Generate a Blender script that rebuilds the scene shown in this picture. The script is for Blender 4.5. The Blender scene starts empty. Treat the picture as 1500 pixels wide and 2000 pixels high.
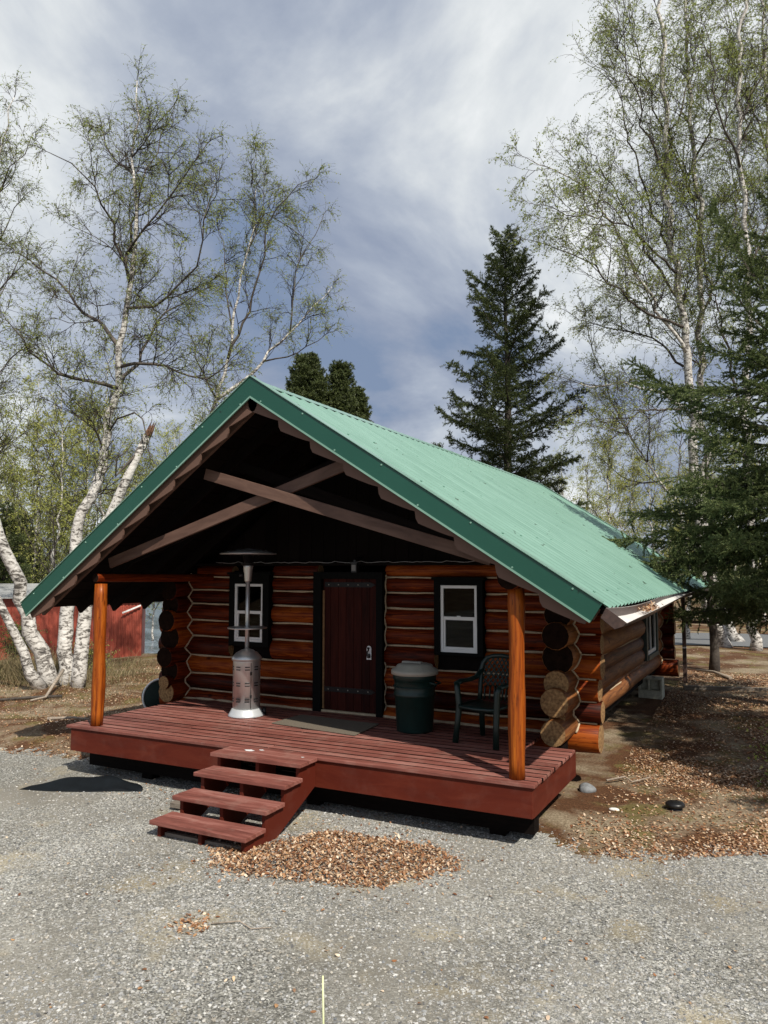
import bpy, bmesh, math, random
import numpy as np
from mathutils import Vector, Matrix
R_ = math.radians
random.seed(7)
rng = np.random.default_rng(7)
scene = bpy.context.scene

# ------------------------------------------------------------------ camera
FPX, VY, HOR = 1500.0, 1518.0, 1115.0
pitch = math.atan((HOR-1000)/FPX); yaw = math.atan((VY-750)*math.cos(pitch)/FPX)
cF = Vector((-math.sin(yaw)*math.cos(pitch), math.cos(yaw)*math.cos(pitch), math.sin(pitch)))
cR = cF.cross(Vector((0, 0, 1))).normalized(); cU = cR.cross(cF)
CAM = Vector((0, 0, 2.55))
cd = bpy.data.cameras.new("camera"); cam = bpy.data.objects.new("camera", cd)
scene.collection.objects.link(cam); scene.camera = cam
cam.matrix_world = Matrix(((cR.x, cU.x, -cF.x, CAM.x), (cR.y, cU.y, -cF.y, CAM.y), (cR.z, cU.z, -cF.z, CAM.z), (0, 0, 0, 1)))
cd.sensor_fit = 'HORIZONTAL'; cd.sensor_width = 36.0; cd.lens = 36.0*FPX/1500.0
cd.clip_start = 0.05; cd.clip_end = 3000.0

def at(px, py, d):
    """world point seen at photo pixel px,py at distance d along the view axis"""
    return CAM + (cF + cR*((px-750)/FPX) - cU*((py-1000)/FPX))*d

# ------------------------------------------------------------------ sky, sun, exposure
SUN_AZ = math.atan2(0.80, -0.60); SUN_EL = R_(47)
w = bpy.data.worlds.new("World"); scene.world = w; w.use_nodes = True
nt = w.node_tree; nt.nodes.clear()
def N(nt, t, **k):
    n = nt.nodes.new(t)
    for a, b in k.items():
        if a.startswith('i_'):
            key = a[2:]; key = int(key) if key.isdigit() else key.replace('_', ' ')
            n.inputs[key].default_value = b
        else: setattr(n, a, b)
    return n
def L(nt, a, b): nt.links.new(a, b)
def mathn(nt, op, a, b=None, clamp=False):
    n = nt.nodes.new('ShaderNodeMath'); n.operation = op; n.use_clamp = clamp
    for i, v in enumerate((a, b)):
        if v is None: continue
        if isinstance(v, (int, float)): n.inputs[i].default_value = v
        else: nt.links.new(v, n.inputs[i])
    return n.outputs[0]
def ramp(nt, fac, stops):
    n = nt.nodes.new('ShaderNodeValToRGB'); e = n.color_ramp.elements
    while len(e) < len(stops): e.new(0.5)
    for i, (p, c) in enumerate(stops):
        e[i].position = p; e[i].color = (*c, 1) if len(c) == 3 else c
    if fac is not None: nt.links.new(fac, n.inputs[0])
    return n.outputs[0]
sky = N(nt, 'ShaderNodeTexSky', sky_type='NISHITA', sun_disc=False, sun_elevation=SUN_EL, sun_rotation=SUN_AZ, air_density=1.0, dust_density=1.5)
bg1 = N(nt, 'ShaderNodeBackground', i_Strength=0.08); L(nt, sky.outputs[0], bg1.inputs[0])
tc = N(nt, 'ShaderNodeTexCoord'); nrm = N(nt, 'ShaderNodeVectorMath', operation='NORMALIZE'); L(nt, tc.outputs['Generated'], nrm.inputs[0])
sx = N(nt, 'ShaderNodeSeparateXYZ'); L(nt, nrm.outputs[0], sx.inputs[0])
zz = mathn(nt, 'ADD', mathn(nt, 'MAXIMUM', sx.outputs[2], 0.0), 0.42)
cx = N(nt, 'ShaderNodeCombineXYZ'); L(nt, mathn(nt, 'DIVIDE', sx.outputs[0], zz), cx.inputs[0]); L(nt, mathn(nt, 'DIVIDE', sx.outputs[1], zz), cx.inputs[1])
n1 = N(nt, 'ShaderNodeTexNoise', i_Scale=1.6, i_Detail=9.0, i_Roughness=0.54, i_Distortion=0.6); L(nt, cx.outputs[0], n1.inputs['Vector'])
n2 = N(nt, 'ShaderNodeTexNoise', i_Scale=7., i_Detail=6.0, i_Roughness=0.6, i_Distortion=0.2); L(nt, cx.outputs[0], n2.inputs['Vector'])
def lobe(d, power):
    dt = N(nt, 'ShaderNodeVectorMath', operation='DOT_PRODUCT'); L(nt, nrm.outputs[0], dt.inputs[0]); dt.inputs[1].default_value = d.normalized()
    return mathn(nt, 'POWER', mathn(nt, 'MAXIMUM', dt.outputs['Value'], 0.0), power)
bright = mathn(nt, 'MULTIPLY', lobe(at(1080, 60, 1)-CAM, 30), 0.34)
bright2 = mathn(nt, 'MULTIPLY', lobe(at(850, 430, 1)-CAM, 160), 0.30)
dark = mathn(nt, 'MULTIPLY', lobe(at(720, 700, 1)-CAM, 50), 0.26)
dark2 = mathn(nt, 'MULTIPLY', lobe(at(640, 120, 1)-CAM, 60), 0.07)
v = mathn(nt, 'ADD', mathn(nt, 'ADD', mathn(nt, 'MULTIPLY', mathn(nt, 'SUBTRACT', n1.outputs[0], .5), 3.0), .5), mathn(nt, 'MULTIPLY', mathn(nt, 'SUBTRACT', n2.outputs[0], 0.5), 0.25))
v = mathn(nt, 'ADD', v, bright); v = mathn(nt, 'ADD', v, bright2); v = mathn(nt, 'SUBTRACT', v, dark); v = mathn(nt, 'SUBTRACT', v, dark2)
ccol = ramp(nt, v, [(0.06, (0.19, 0.25, 0.37)), (0.28, (0.275, 0.32, 0.42)), (0.48, (0.375, 0.42, 0.505)), (0.64, (0.50, 0.54, 0.60)), (0.82, (0.69, 0.72, 0.735)), (1.0, (0.90, 0.91, 0.91))])
bg2 = N(nt, 'ShaderNodeBackground', i_Strength=1.0); L(nt, ccol, bg2.inputs[0])
mx = N(nt, 'ShaderNodeMixShader', i_0=0.93); L(nt, bg1.outputs[0], mx.inputs[1]); L(nt, bg2.outputs[0], mx.inputs[2])
wo = N(nt, 'ShaderNodeOutputWorld'); L(nt, mx.outputs[0], wo.inputs[0])
sl = bpy.data.lights.new("sun", 'SUN'); sl.energy = 4.9; sl.angle = R_(0.5); sl.color = (1.0, 0.93, 0.82)
so = bpy.data.objects.new("sun", sl); scene.collection.objects.link(so)
sd = Vector((math.sin(SUN_AZ)*math.cos(SUN_EL), math.cos(SUN_AZ)*math.cos(SUN_EL), math.sin(SUN_EL)))
so.rotation_euler = sd.to_track_quat('Z', 'Y').to_euler(); so.location = (12, -8, 20)
scene.view_settings.view_transform = 'Standard'; scene.view_settings.look = 'None'
scene.view_settings.exposure = 0.22; scene.view_settings.gamma = 1.0
scene.render.engine = 'CYCLES'
scene.cycles.max_bounces = 6; scene.cycles.transparent_max_bounces = 12

# ------------------------------------------------------------------ helpers
col = scene.collection
def props(o, label=None, cat=None, group=None, kind=None):
    if label: o['label'] = label
    if cat: o['category'] = cat
    if group: o['group'] = group
    if kind: o['kind'] = kind
    return o
def thing(name, label, cat, loc=(0, 0, 0), rz=0, group=None):
    o = bpy.data.objects.new(name, None); o.empty_display_size = .2; col.objects.link(o)
    o.location = loc; o.rotation_euler = (0, 0, rz)
    o.matrix_basis = Matrix.Translation(Vector(loc)) @ Matrix.Rotation(rz, 4, 'Z')
    return props(o, label, cat, group)
def link(name, me, parent=None, world=True):
    o = bpy.data.objects.new(name, me); col.objects.link(o)
    if parent is not None:
        o.parent = parent
        if world:   # mesh given in world coordinates
            m = Matrix.Identity(4); p = parent
            while p is not None: m = p.matrix_basis @ m; p = p.parent
            me.transform(m.inverted())
    return o
def copy_tree(o, parent=None):
    c = o.copy(); col.objects.link(c)
    if parent is not None: c.parent = parent
    for ch in [x for x in bpy.data.objects if x.parent == o]: copy_tree(ch, c)
    return c

class MB:
    def __init__(s): s.v = []; s.f = []; s.m = []; s.uv = []; s.smooth = []
    def face(s, idx, mat=0, uv=None, sm=False):
        s.f.append(tuple(idx)); s.m.append(mat); s.uv.append(uv if uv else [(0, 0)]*len(idx)); s.smooth.append(sm)
    def box(s, a, b, mat=0, bev=0.0, M=None):
        x0, y0, z0 = a; x1, y1, z1 = b
        x0, x1 = min(x0, x1), max(x0, x1); y0, y1 = min(y0, y1), max(y0, y1); z0, z1 = min(z0, z1), max(z0, z1)
        i = len(s.v)
        P = [(x0, y0, z0), (x1, y0, z0), (x1, y1, z0), (x0, y1, z0), (x0, y0, z1), (x1, y0, z1), (x1, y1, z1), (x0, y1, z1)]
        if M is not None: P = [tuple(M @ Vector(p)) for p in P]
        s.v += P
        dims = (x1-x0, y1-y0, z1-z0); ax = dims.index(max(dims))
        off = random.random()*50
        for q in ((0, 3, 2, 1), (4, 5, 6, 7), (0, 1, 5, 4), (1, 2, 6, 5), (2, 3, 7, 6), (3, 0, 4, 7)):
            uv = []
            for k in q:
                r = ((x0, x1)[k in (1, 2, 5, 6)], (y0, y1)[k in (2, 3, 6, 7)], (z0, z1)[k > 3])
                o2 = [r[j] for j in range(3) if j != ax]
                uv.append((r[ax]+off, o2[0]+o2[1]+off))
            s.face([i+k for k in q], mat, uv)
    def board(s, p0, p1, wdt, thk, up=(0, 0, 1), mat=0):
        """bar from p0 to p1; wdt along 'up'-ish, thk across"""
        p0 = Vector(p0); p1 = Vector(p1); d = (p1-p0); ln = d.length; d.normalize()
        side = d.cross(Vector(up)).normalized(); u = side.cross(d)
        M = Matrix(((d.x, side.x, u.x, p0.x), (d.y, side.y, u.y, p0.y), (d.z, side.z, u.z, p0.z), (0, 0, 0, 1)))
        s.box((0, -thk/2, -wdt/2), (ln, thk/2, wdt/2), mat, M=M)
    def tube(s, pts, rad, n=10, mat=0, capmat=None, caps=True, wob=0.0, flat=1.0):
        pts = [Vector(p) for p in pts]
        if not hasattr(rad, '__len__'): rad = [rad]*len(pts)
        off = random.random()*60; base = len(s.v); acc = 0
        t0 = (pts[1]-pts[0]).normalized()
        ref = Vector((0, 0, 1)) if abs(t0.z) < .9 else Vector((1, 0, 0))
        x = t0.cross(ref).normalized(); ls = []
        for i, p in enumerate(pts):
            if i: acc += (p-pts[i-1]).length
            ls.append(acc)
            t = (pts[min(i+1, len(pts)-1)]-pts[max(i-1, 0)]).normalized()
            x = (x-t*x.dot(t)).normalized(); y = t.cross(x)
            for k in range(n):
                a = 2*math.pi*k/n; r = rad[i]*(1+random.uniform(-wob, wob))
                s.v.append(tuple(p+x*(math.cos(a)*r)+y*(math.sin(a)*r*flat)))
        for i in range(len(pts)-1):
            for k in range(n):
                k2 = (k+1) % n
                s.face((base+i*n+k, base+i*n+k2, base+(i+1)*n+k2, base+(i+1)*n+k), mat,
                       [(ls[i]+off, k/n), (ls[i]+off, (k+1)/n), (ls[i+1]+off, (k+1)/n), (ls[i+1]+off, k/n)], True)
        if caps:
            cm = mat if capmat is None else capmat
            for i, rev in ((0, True), (len(pts)-1, False)):
                idx = [base+i*n+k for k in range(n)]
                uv = [(.5+.5*math.cos(2*math.pi*k/n)+off, .5+.5*math.sin(2*math.pi*k/n)) for k in range(n)]
                if rev: idx = idx[::-1]; uv = uv[::-1]
                # fan with centre vertex so the end can bulge a little
                d = (pts[0]-pts[1] if i == 0 else pts[-1]-pts[-2]).normalized()
                c = len(s.v); s.v.append(tuple(pts[i]+d*rad[i]*.06))
                for k in range(n):
                    a, b = idx[k], idx[(k+1) % n]
                    s.face((c, a, b), cm, [(off+.5, .5), uv[k], uv[(k+1) % n]])
    def lathe(s, prof, c, n=32, mat=0):
        base = len(s.v); c = Vector(c)
        for r, z in prof:
            for k in range(n):
                a = 2*math.pi*k/n; s.v.append((c.x+r*math.cos(a), c.y+r*math.sin(a), c.z+z))
        for i in range(len(prof)-1):
            for k in range(n):
                k2 = (k+1) % n
                s.face((base+i*n+k, base+i*n+k2, base+(i+1)*n+k2, base+(i+1)*n+k), mat, [(k/n, prof[i][1]), ((k+1)/n, prof[i][1]), ((k+1)/n, prof[i+1][1]), (k/n, prof[i+1][1])], True)
        s.face([base+k for k in range(n)][::-1], mat); s.face([base+(len(prof)-1)*n+k for k in range(n)], mat)
    def prism(s, poly, axis_vec, mat=0):
        """poly: list of points; extruded by axis_vec"""
        b = len(s.v); n = len(poly); av = Vector(axis_vec)
        s.v += [tuple(Vector(p)) for p in poly]+[tuple(Vector(p)+av) for p in poly]
        s.face(list(range(b, b+n))[::-1], mat); s.face(list(range(b+n, b+2*n)), mat)
        for k in range(n):
            k2 = (k+1) % n; s.face((b+k, b+k2, b+n+k2, b+n+k), mat)
    def build(s, name, mats, parent=None, bevel=0.0, world=True, fix=True):
        me = bpy.data.meshes.new(name); me.from_pydata(s.v, [], s.f)
        if not isinstance(mats, (list, tuple)): mats = [mats]
        for m in mats: me.materials.append(m)
        me.polygons.foreach_set('material_index', s.m); me.polygons.foreach_set('use_smooth', s.smooth)
        uvl = me.uv_layers.new(name='UVMap'); flat = [c for f in s.uv for p in f for c in p]
        uvl.data.foreach_set('uv', flat); me.update()
        if fix:
            bm = bmesh.new(); bm.from_mesh(me); bmesh.ops.recalc_face_normals(bm, faces=bm.faces); bm.to_mesh(me); bm.free()
        o = link(name, me, parent, world)
        if bevel:
            md = o.modifiers.new('bevel', 'BEVEL'); md.width = bevel; md.segments = 2; md.limit_method = 'ANGLE'; md.angle_limit = R_(40)
        return o

def npmesh(name, V, F, mats, parent=None, smooth=False, matidx=None, world=True):
    """V (n,3), F (m,k) fast mesh"""
    me = bpy.data.meshes.new(name); V = np.ascontiguousarray(V, dtype=np.float32); F = np.ascontiguousarray(F, dtype=np.int32)
    me.vertices.add(len(V)); me.vertices.foreach_set('co', V.ravel())
    k = F.shape[1]; me.loops.add(F.size); me.loops.foreach_set('vertex_index', F.ravel())
    me.polygons.add(len(F)); me.polygons.foreach_set('loop_start', np.arange(0, F.size, k, dtype=np.int32))
    try: me.polygons.foreach_set('loop_total', np.full(len(F), k, dtype=np.int32))
    except Exception: pass
    if not isinstance(mats, (list, tuple)): mats = [mats]
    for m in mats: me.materials.append(m)
    if matidx is not None: me.polygons.foreach_set('material_index', np.asarray(matidx, dtype=np.int32))
    me.polygons.foreach_set('use_smooth', np.full(len(F), smooth))
    me.update(calc_edges=True)
    return link(name, me, parent, world)

# ------------------------------------------------------------------ materials
def mat(name):
    m = bpy.data.materials.new(name); m.use_nodes = True; t = m.node_tree
    return m, t, t.nodes['Principled BSDF']
def plain(name, c, rough=.6, metal=0., nscale=0, namt=.25, bump=0., spec=None):
    m, t, b = mat(name)
    b.inputs['Base Color'].default_value = (*c, 1); b.inputs['Roughness'].default_value = rough; b.inputs['Metallic'].default_value = metal
    if spec is not None: b.inputs['Specular IOR Level'].default_value = spec
    if nscale:
        tcn = N(t, 'ShaderNodeTexCoord'); n = N(t, 'ShaderNodeTexNoise', i_Scale=nscale, i_Detail=6., i_Roughness=.65); L(t, tcn.outputs['Object'], n.inputs['Vector'])
        cc = ramp(t, n.outputs[0], [(.3, tuple(x*(1-namt) for x in c)), (.7, tuple(min(1, x*(1+namt)) for x in c))]); L(t, cc, b.inputs['Base Color'])
        if bump:
            bp = N(t, 'ShaderNodeBump', i_Strength=bump, i_Distance=.01); L(t, n.outputs[0], bp.inputs['Height']); L(t, bp.outputs[0], b.inputs['Normal'])
    return m
def wood(name, cols, rough=.5, su=1.2, sv=14., bump=.25, island=.35, spec=.4, cracks=True, coat=0., knots=True, wear=0.):
    """grain runs along UV u (metres); v wraps the piece"""
    m, t, b = mat(name)
    uv = N(t, 'ShaderNodeUVMap', uv_map='UVMap'); mp = N(t, 'ShaderNodeMapping'); L(t, uv.outputs[0], mp.inputs[0]); mp.inputs['Scale'].default_value = (su, sv, 1)
    n = N(t, 'ShaderNodeTexNoise', i_Scale=1.6, i_Detail=8., i_Roughness=.62, i_Distortion=.6); L(t, mp.outputs[0], n.inputs['Vector'])
    geo = N(t, 'ShaderNodeNewGeometry')
    f = mathn(t, 'ADD', mathn(t, 'MULTIPLY', n.outputs[0], 1.0), mathn(t, 'MULTIPLY', mathn(t, 'SUBTRACT', geo.outputs['Random Per Island'], .5), island))
    k = len(cols); c = ramp(t, f, [(.25+.5*i/(k-1), cols[i]) for i in range(k)])
    # knots
    mp2 = N(t, 'ShaderNodeMapping'); L(t, uv.outputs[0], mp2.inputs[0]); mp2.inputs['Scale'].default_value = (2.2, 3.5, 1)
    vo = N(t, 'ShaderNodeTexVoronoi', i_Scale=1.0, i_Randomness=1.0); L(t, mp2.outputs[0], vo.inputs['Vector'])
    kn = ramp(t, vo.outputs['Distance'], [(.05, (.25, .18, .15)), (.13, (1, 1, 1))])
    mu = N(t, 'ShaderNodeMix', data_type='RGBA', blend_type='MULTIPLY', i_0=1.0); L(t, c, mu.inputs[6]); L(t, kn, mu.inputs[7])
    out = mu.outputs[2] if knots else c
    if cracks:
        mp3 = N(t, 'ShaderNodeMapping'); L(t, uv.outputs[0], mp3.inputs[0]); mp3.inputs['Scale'].default_value = (.9, 9, 1)
        w3 = N(t, 'ShaderNodeTexNoise', i_Scale=1.3, i_Detail=3., i_Roughness=.5, i_Distortion=.3); L(t, mp3.outputs[0], w3.inputs['Vector'])
        cr = ramp(t, mathn(t, 'ABSOLUTE', mathn(t, 'SUBTRACT', w3.outputs[0], .5)), [(.0, (.12, .08, .07)), (.009, (1, 1, 1))])
        mu2 = N(t, 'ShaderNodeMix', data_type='RGBA', blend_type='MULTIPLY', i_0=.8); L(t, out, mu2.inputs[6]); L(t, cr, mu2.inputs[7]); out = mu2.outputs[2]
    if wear:
        oc = N(t, 'ShaderNodeTexCoord'); wn = N(t, 'ShaderNodeTexNoise', i_Scale=3.5, i_Detail=9., i_Roughness=.7); L(t, oc.outputs['Object'], wn.inputs['Vector'])
        wf_ = ramp(t, wn.outputs[0], [(.50, (0, 0, 0)), (.68, (wear, wear, wear))]); mw = N(t, 'ShaderNodeMix', data_type='RGBA'); L(t, wf_, mw.inputs[0]); L(t, out, mw.inputs[6]); mw.inputs[7].default_value = (.33, .23, .19, 1); out = mw.outputs[2]
    L(t, out, b.inputs['Base Color']); b.inputs['Roughness'].default_value = rough; b.inputs['Specular IOR Level'].default_value = spec
    b.inputs['Coat Weight'].default_value = coat; b.inputs['Coat Roughness'].default_value = .25
    bp = N(t, 'ShaderNodeBump', i_Strength=bump, i_Distance=.006); L(t, n.outputs[0], bp.inputs['Height']); L(t, bp.outputs[0], b.inputs['Normal'])
    return m
def islands(name, cols, rough=.8, trans=0., spec=.3):
    m, t, b = mat(name); geo = N(t, 'ShaderNodeNewGeometry'); k = len(cols)
    c = ramp(t, geo.outputs['Random Per Island'], [(i/(k-1), cols[i]) for i in range(k)])
    L(t, c, b.inputs['Base Color']); b.inputs['Roughness'].default_value = rough; b.inputs['Specular IOR Level'].default_value = spec
    if trans:
        tr = N(t, 'ShaderNodeBsdfTranslucent'); L(t, c, tr.inputs[0]); ms = N(t, 'ShaderNodeMixShader', i_0=trans)
        L(t, b.outputs[0], ms.inputs[1]); L(t, tr.outputs[0], ms.inputs[2]); L(t, ms.outputs[0], t.nodes['Material Output'].inputs[0])
    return m
M = {}
M['log'] = wood('log_stained', [(.022, .003, .001), (.068, .009, .002), (.15, .022, .003), (.29, .066, .008)], .5, bump=.5, island=.4, coat=.04, spec=.12)
M['log_side'] = wood('log_weathered', [(.06, .019, .006), (.17, .060, .016), (.30, .125, .036)], .6, bump=.35)
M['post'] = wood('post_varnished', [(.06, .010, .002), (.22, .045, .004), (.40, .11, .010)], .45, sv=9, bump=.5, coat=.06, spec=.2)
M['chink'] = plain('chinking', (.42, .335, .225), .85, nscale=30, namt=.2, bump=.3)
# end grain
m, t, b = mat('end_grain'); uv = N(t, 'ShaderNodeUVMap', uv_map='UVMap')
sp = N(t, 'ShaderNodeSeparateXYZ'); L(t, uv.outputs[0], sp.inputs[0])
n = N(t, 'ShaderNodeTexNoise', i_Scale=9., i_Detail=6.); L(t, uv.outputs[0], n.inputs['Vector'])
L(t, ramp(t, n.outputs[0], [(.3, (.11, .052, .018)), (.5, (.25, .14, .055)), (.7, (.38, .235, .10))]), b.inputs['Base Color']); b.inputs['Roughness'].default_value = .8
M['endgrain'] = m
M['enddark'] = plain('shaded_weathered_end', (.012, .006, .004), .9, nscale=15, namt=.5, spec=.05)  # upper log and plate ends: roof shade plus weathering put into the colour
M['deck'] = wood('deck_paint', [(.11, .036, .028), (.205, .072, .056), (.32, .145, .12)], .55, sv=9, bump=.12, cracks=False, island=.3, knots=False, spec=.25, wear=.28)
M['deckface'] = wood('deck_fascia_paint', [(.068, .011, .006), (.088, .014, .007), (.115, .022, .011)], .6, sv=5, bump=.08, cracks=False, island=.1, knots=False, spec=.15, wear=.05)
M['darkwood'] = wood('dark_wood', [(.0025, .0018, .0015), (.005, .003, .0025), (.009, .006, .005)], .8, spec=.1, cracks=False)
M['brown'] = wood('brown_paint', [(.075, .042, .032), (.12, .070, .053), (.17, .105, .08)], .6, sv=6, bump=.1, cracks=False, knots=False, spec=.2)
M['door'] = wood('door_planks', [(.016, .003, .002), (.035, .006, .004), (.055, .010, .006)], .6, sv=12, cracks=False, knots=False, spec=.1)
M['blackpaint'] = plain('black_trim', (.003, .0035, .0035), .7, nscale=20, bump=.1, spec=.1)
M['greentrim'] = plain('dark_green_paint', (.018, .04, .034), .5)
M['iron'] = plain('black_iron', (.012, .012, .013), .45, .6)
M['white'] = plain('white_vinyl', (.78, .80, .80), .35)
M['steel'] = plain('stainless', (.60, .60, .59), .40, .8, nscale=3, namt=.08)
M['steelbase'] = plain('painted_silver', (.55, .58, .60), .38, .35)
M['black'] = plain('black_plastic', (.01, .01, .011), .4)
M['greencan'] = plain('green_plastic', (.004, .022, .019), .42, nscale=14, namt=.2)
M['greylid'] = plain('grey_plastic', (.34, .33, .28), .5, nscale=9, namt=.12)
M['chair'] = plain('chair_green', (.003, .016, .013), .4)
M['mat'] = plain('door_mat', (.12, .10, .075), .95, nscale=60, namt=.3, bump=.5)
M['concrete'] = plain('concrete', (.42, .42, .34), .9, nscale=25, namt=.25, bump=.4)
M['stone'] = plain('stone', (.17, .18, .19), .85, nscale=12, namt=.35, bump=.4)
M['tarp'] = plain('tarp', (.004, .006, .008), .7, nscale=8, namt=.3, bump=.3, spec=.15)
M['gutter_in'] = plain('gutter_white', (.72, .70, .68), .4, nscale=8, namt=.1)
M['gutter_out'] = plain('gutter_brown', (.06, .035, .028), .5, nscale=20, namt=.5)
M['yellow'] = plain('stake_paint', (.62, .66, .38), .6, nscale=30, namt=.1)
M['greybeam'] = wood('weathered_timber', [(.12, .10, .08), (.2, .17, .14), (.28, .24, .2)], .8, cracks=True)
M['stick'] = plain('dead_stick', (.30, .25, .20), .9, nscale=30, namt=.4)
# glass
m, t, b = mat('window_glass'); gl = N(t, 'ShaderNodeBsdfGlossy', i_Roughness=.02); tp = N(t, 'ShaderNodeBsdfTransparent'); tp.inputs[0].default_value = (.3, .32, .31, 1)
fr = N(t, 'ShaderNodeFresnel', i_IOR=1.5); ms = N(t, 'ShaderNodeMixShader'); L(t, mathn(t, 'MULTIPLY', fr.outputs[0], .45), ms.inputs[0]); L(t, tp.outputs[0], ms.inputs[1]); L(t, gl.outputs[0], ms.inputs[2]); L(t, ms.outputs[0], t.nodes['Material Output'].inputs[0]); M['glass'] = m
# green metal roof (with a little dirt)
def metal_green(name, c0, c1, rough, metal):
    m, t, b = mat(name); tcn = N(t, 'ShaderNodeTexCoord')
    mp = N(t, 'ShaderNodeMapping'); mp.inputs['Scale'].default_value = (.6, 3., .6); L(t, tcn.outputs['Object'], mp.inputs[0])
    n = N(t, 'ShaderNodeTexNoise', i_Scale=2., i_Detail=8., i_Roughness=.65); L(t, mp.outputs[0], n.inputs['Vector'])
    n2 = N(t, 'ShaderNodeTexNoise', i_Scale=9., i_Detail=2.); L(t, tcn.outputs['Object'], n2.inputs['Vector'])
    c = ramp(t, n.outputs[0], [(.3, c0), (.7, c1)])
    sp = ramp(t, n2.outputs[0], [(.70, (1, 1, 1)), (.76, (.3, .3, .25))])
    mu = N(t, 'ShaderNodeMix', data_type='RGBA', blend_type='MULTIPLY', i_0=1.0); L(t, c, mu.inputs[6]); L(t, sp, mu.inputs[7])
    L(t, mu.outputs[2], b.inputs['Base Color']); b.inputs['Roughness'].default_value = rough; b.inputs['Metallic'].default_value = metal
    return m
M['roof'] = metal_green('roof_metal', (.15, .28, .22), (.215, .37, .30), .27, .15)
M['roofdark'] = metal_green('trim_metal', (.007, .058, .038), (.010, .07, .048), .38, .0)
# red corrugated
M['redmetal'] = plain('red_metal', (.29, .058, .035), .5, nscale=2, namt=.18)
# birch bark: white with dark patches and lenticels
m, t, b = mat('birch_bark'); tcn = N(t, 'ShaderNodeTexCoord'); mp = N(t, 'ShaderNodeMapping'); mp.inputs['Scale'].default_value = (1, 1, 2.2); L(t, tcn.outputs['Object'], mp.inputs[0])
n = N(t, 'ShaderNodeTexNoise', i_Scale=7., i_Detail=8., i_Roughness=.7, i_Distortion=.8); L(t, mp.outputs[0], n.inputs['Vector'])
n2 = N(t, 'ShaderNodeTexNoise', i_Scale=2.2, i_Detail=4.); L(t, tcn.outputs['Object'], n2.inputs['Vector'])
f = mathn(t, 'ADD', mathn(t, 'MULTIPLY', n.outputs[0], .75), mathn(t, 'MULTIPLY', n2.outputs[0], .25))
L(t, ramp(t, f, [(.38, (.03, .027, .025)), (.455, (.16, .145, .13)), (.50, (.52, .50, .47)), (.70, (.74, .72, .69))]), b.inputs['Base Color']); b.inputs['Roughness'].default_value = .8
bp = N(t, 'ShaderNodeBump', i_Strength=.6, i_Distance=.03); L(t, n.outputs[0], bp.inputs['Height']); L(t, bp.outputs[0], b.inputs['Normal']); M['birch'] = m
M['limb'] = plain('birch_limb', (.075, .062, .052), .85, nscale=5, namt=.9)
M['twig'] = plain('birch_twig', (.035, .025, .020), .85, nscale=3, namt=.3)
M['leaf_birch'] = islands('birch_leaves', [(.20, .25, .06), (.30, .37, .09), (.40, .48, .14), (.22, .20, .07), (.50, .56, .20)], .5, .6)
M['leaf_yellow'] = islands('young_birch_leaves', [(.34, .38, .08), (.48, .50, .14), (.60, .60, .22)], .5, .6)
M['needle'] = islands('spruce_needles', [(.030, .046, .018), (.065, .088, .028), (.13, .155, .05), (.045, .066, .03)], .5, .2)
M['needle_near'] = islands('near_spruce_needles', [(.045, .065, .026), (.11, .145, .05), (.24, .28, .11), (.075, .105, .04)], .5, .25)
M['bark_spruce'] = plain('spruce_bark', (.06, .05, .042), .95, nscale=14, namt=.5, bump=.8)
M['deadleaf'] = islands('dead_leaves', [(.07, .032, .018), (.24, .10, .045), (.36, .20, .10), (.14, .06, .03), (.60, .44, .28), (.28, .12, .05), (.78, .64, .48), (.18, .09, .05), (.50, .30, .15)], .7, .1)
M['pebble'] = islands('gravel_stones', [(.09, .09, .09), (.24, .24, .23), (.36, .36, .35), (.19, .175, .15), (.44, .44, .43), (.14, .15, .16), (.31, .28, .23), (.52, .52, .50)], .85)
M['drygrass'] = islands('dry_grass', [(.26, .20, .11), (.40, .33, .19), (.18, .14, .07), (.13, .13, .05)], .8, .3)

# ------------------------------------------------------------------ ground
def smooth(a, b, x):
    t = min(1, max(0, (x-a)/(b-a))); return t*t*(3-2*t)
def gravel_edge(x):
    pts = [(-40, 5.0), (-16, 6.2), (-12, 7.0), (-9.9, 7.5), (-8.2, 7.75), (-7.0, 8.3), (-2.6, 8.0), (-2.1, 7.45), (-1.5, 7.18), (-1.0, 7.5), (-.2, 7.95), (2, 8.6), (40, 14)]
    for (x0, y0), (x1, y1) in zip(pts, pts[1:]):
        if x <= x1: return y0+(y1-y0)*(x-x0)/(x1-x0) if x >= x0 else y0
    return pts[-1][1]
def wav(x, y, s): return (math.sin(x*1.7*s+1.3)+math.sin(y*2.1*s+.4)+math.sin((x+y)*1.3*s+2.)+math.sin((x-1.6*y)*.9*s))*.25
def G(x, y):
    z = .025*wav(x, y, .8)+.010*wav(x, y, 3.1)
    # rise behind the gravel edge
    e = y-gravel_edge(x)
    if x < -7.5: z += .13*smooth(-.1, .9, e)+.05*smooth(0, .5, e)*wav(x, y, 2.2)
    else: z += .03*smooth(0, .6, e)
    z += .24*smooth(9.5, 16, y)*smooth(-6, -2.5, x)
    d = smooth(13.5, 19, -x)*smooth(12, 17, y); z -= .4*d
    # the lake bed far left-behind
    dl = smooth(23.5, 28, -x*.6+y*.6)*smooth(10, 16, -x); z -= 1.2*dl
    return z
def axis(vals):
    out = []
    for (a, b, s) in vals:
        n = max(1, round((b-a)/s)); out += [a+(b-a)*i/n for i in range(n)]
    out.append(vals[-1][1]); return out
xs = axis([(-900, -200, 100), (-200, -60, 20), (-60, -24, 3), (-24, -14, .4), (-14, 3, .08), (3, 12, .5), (12, 60, 6), (60, 300, 40), (300, 900, 150)])
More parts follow.
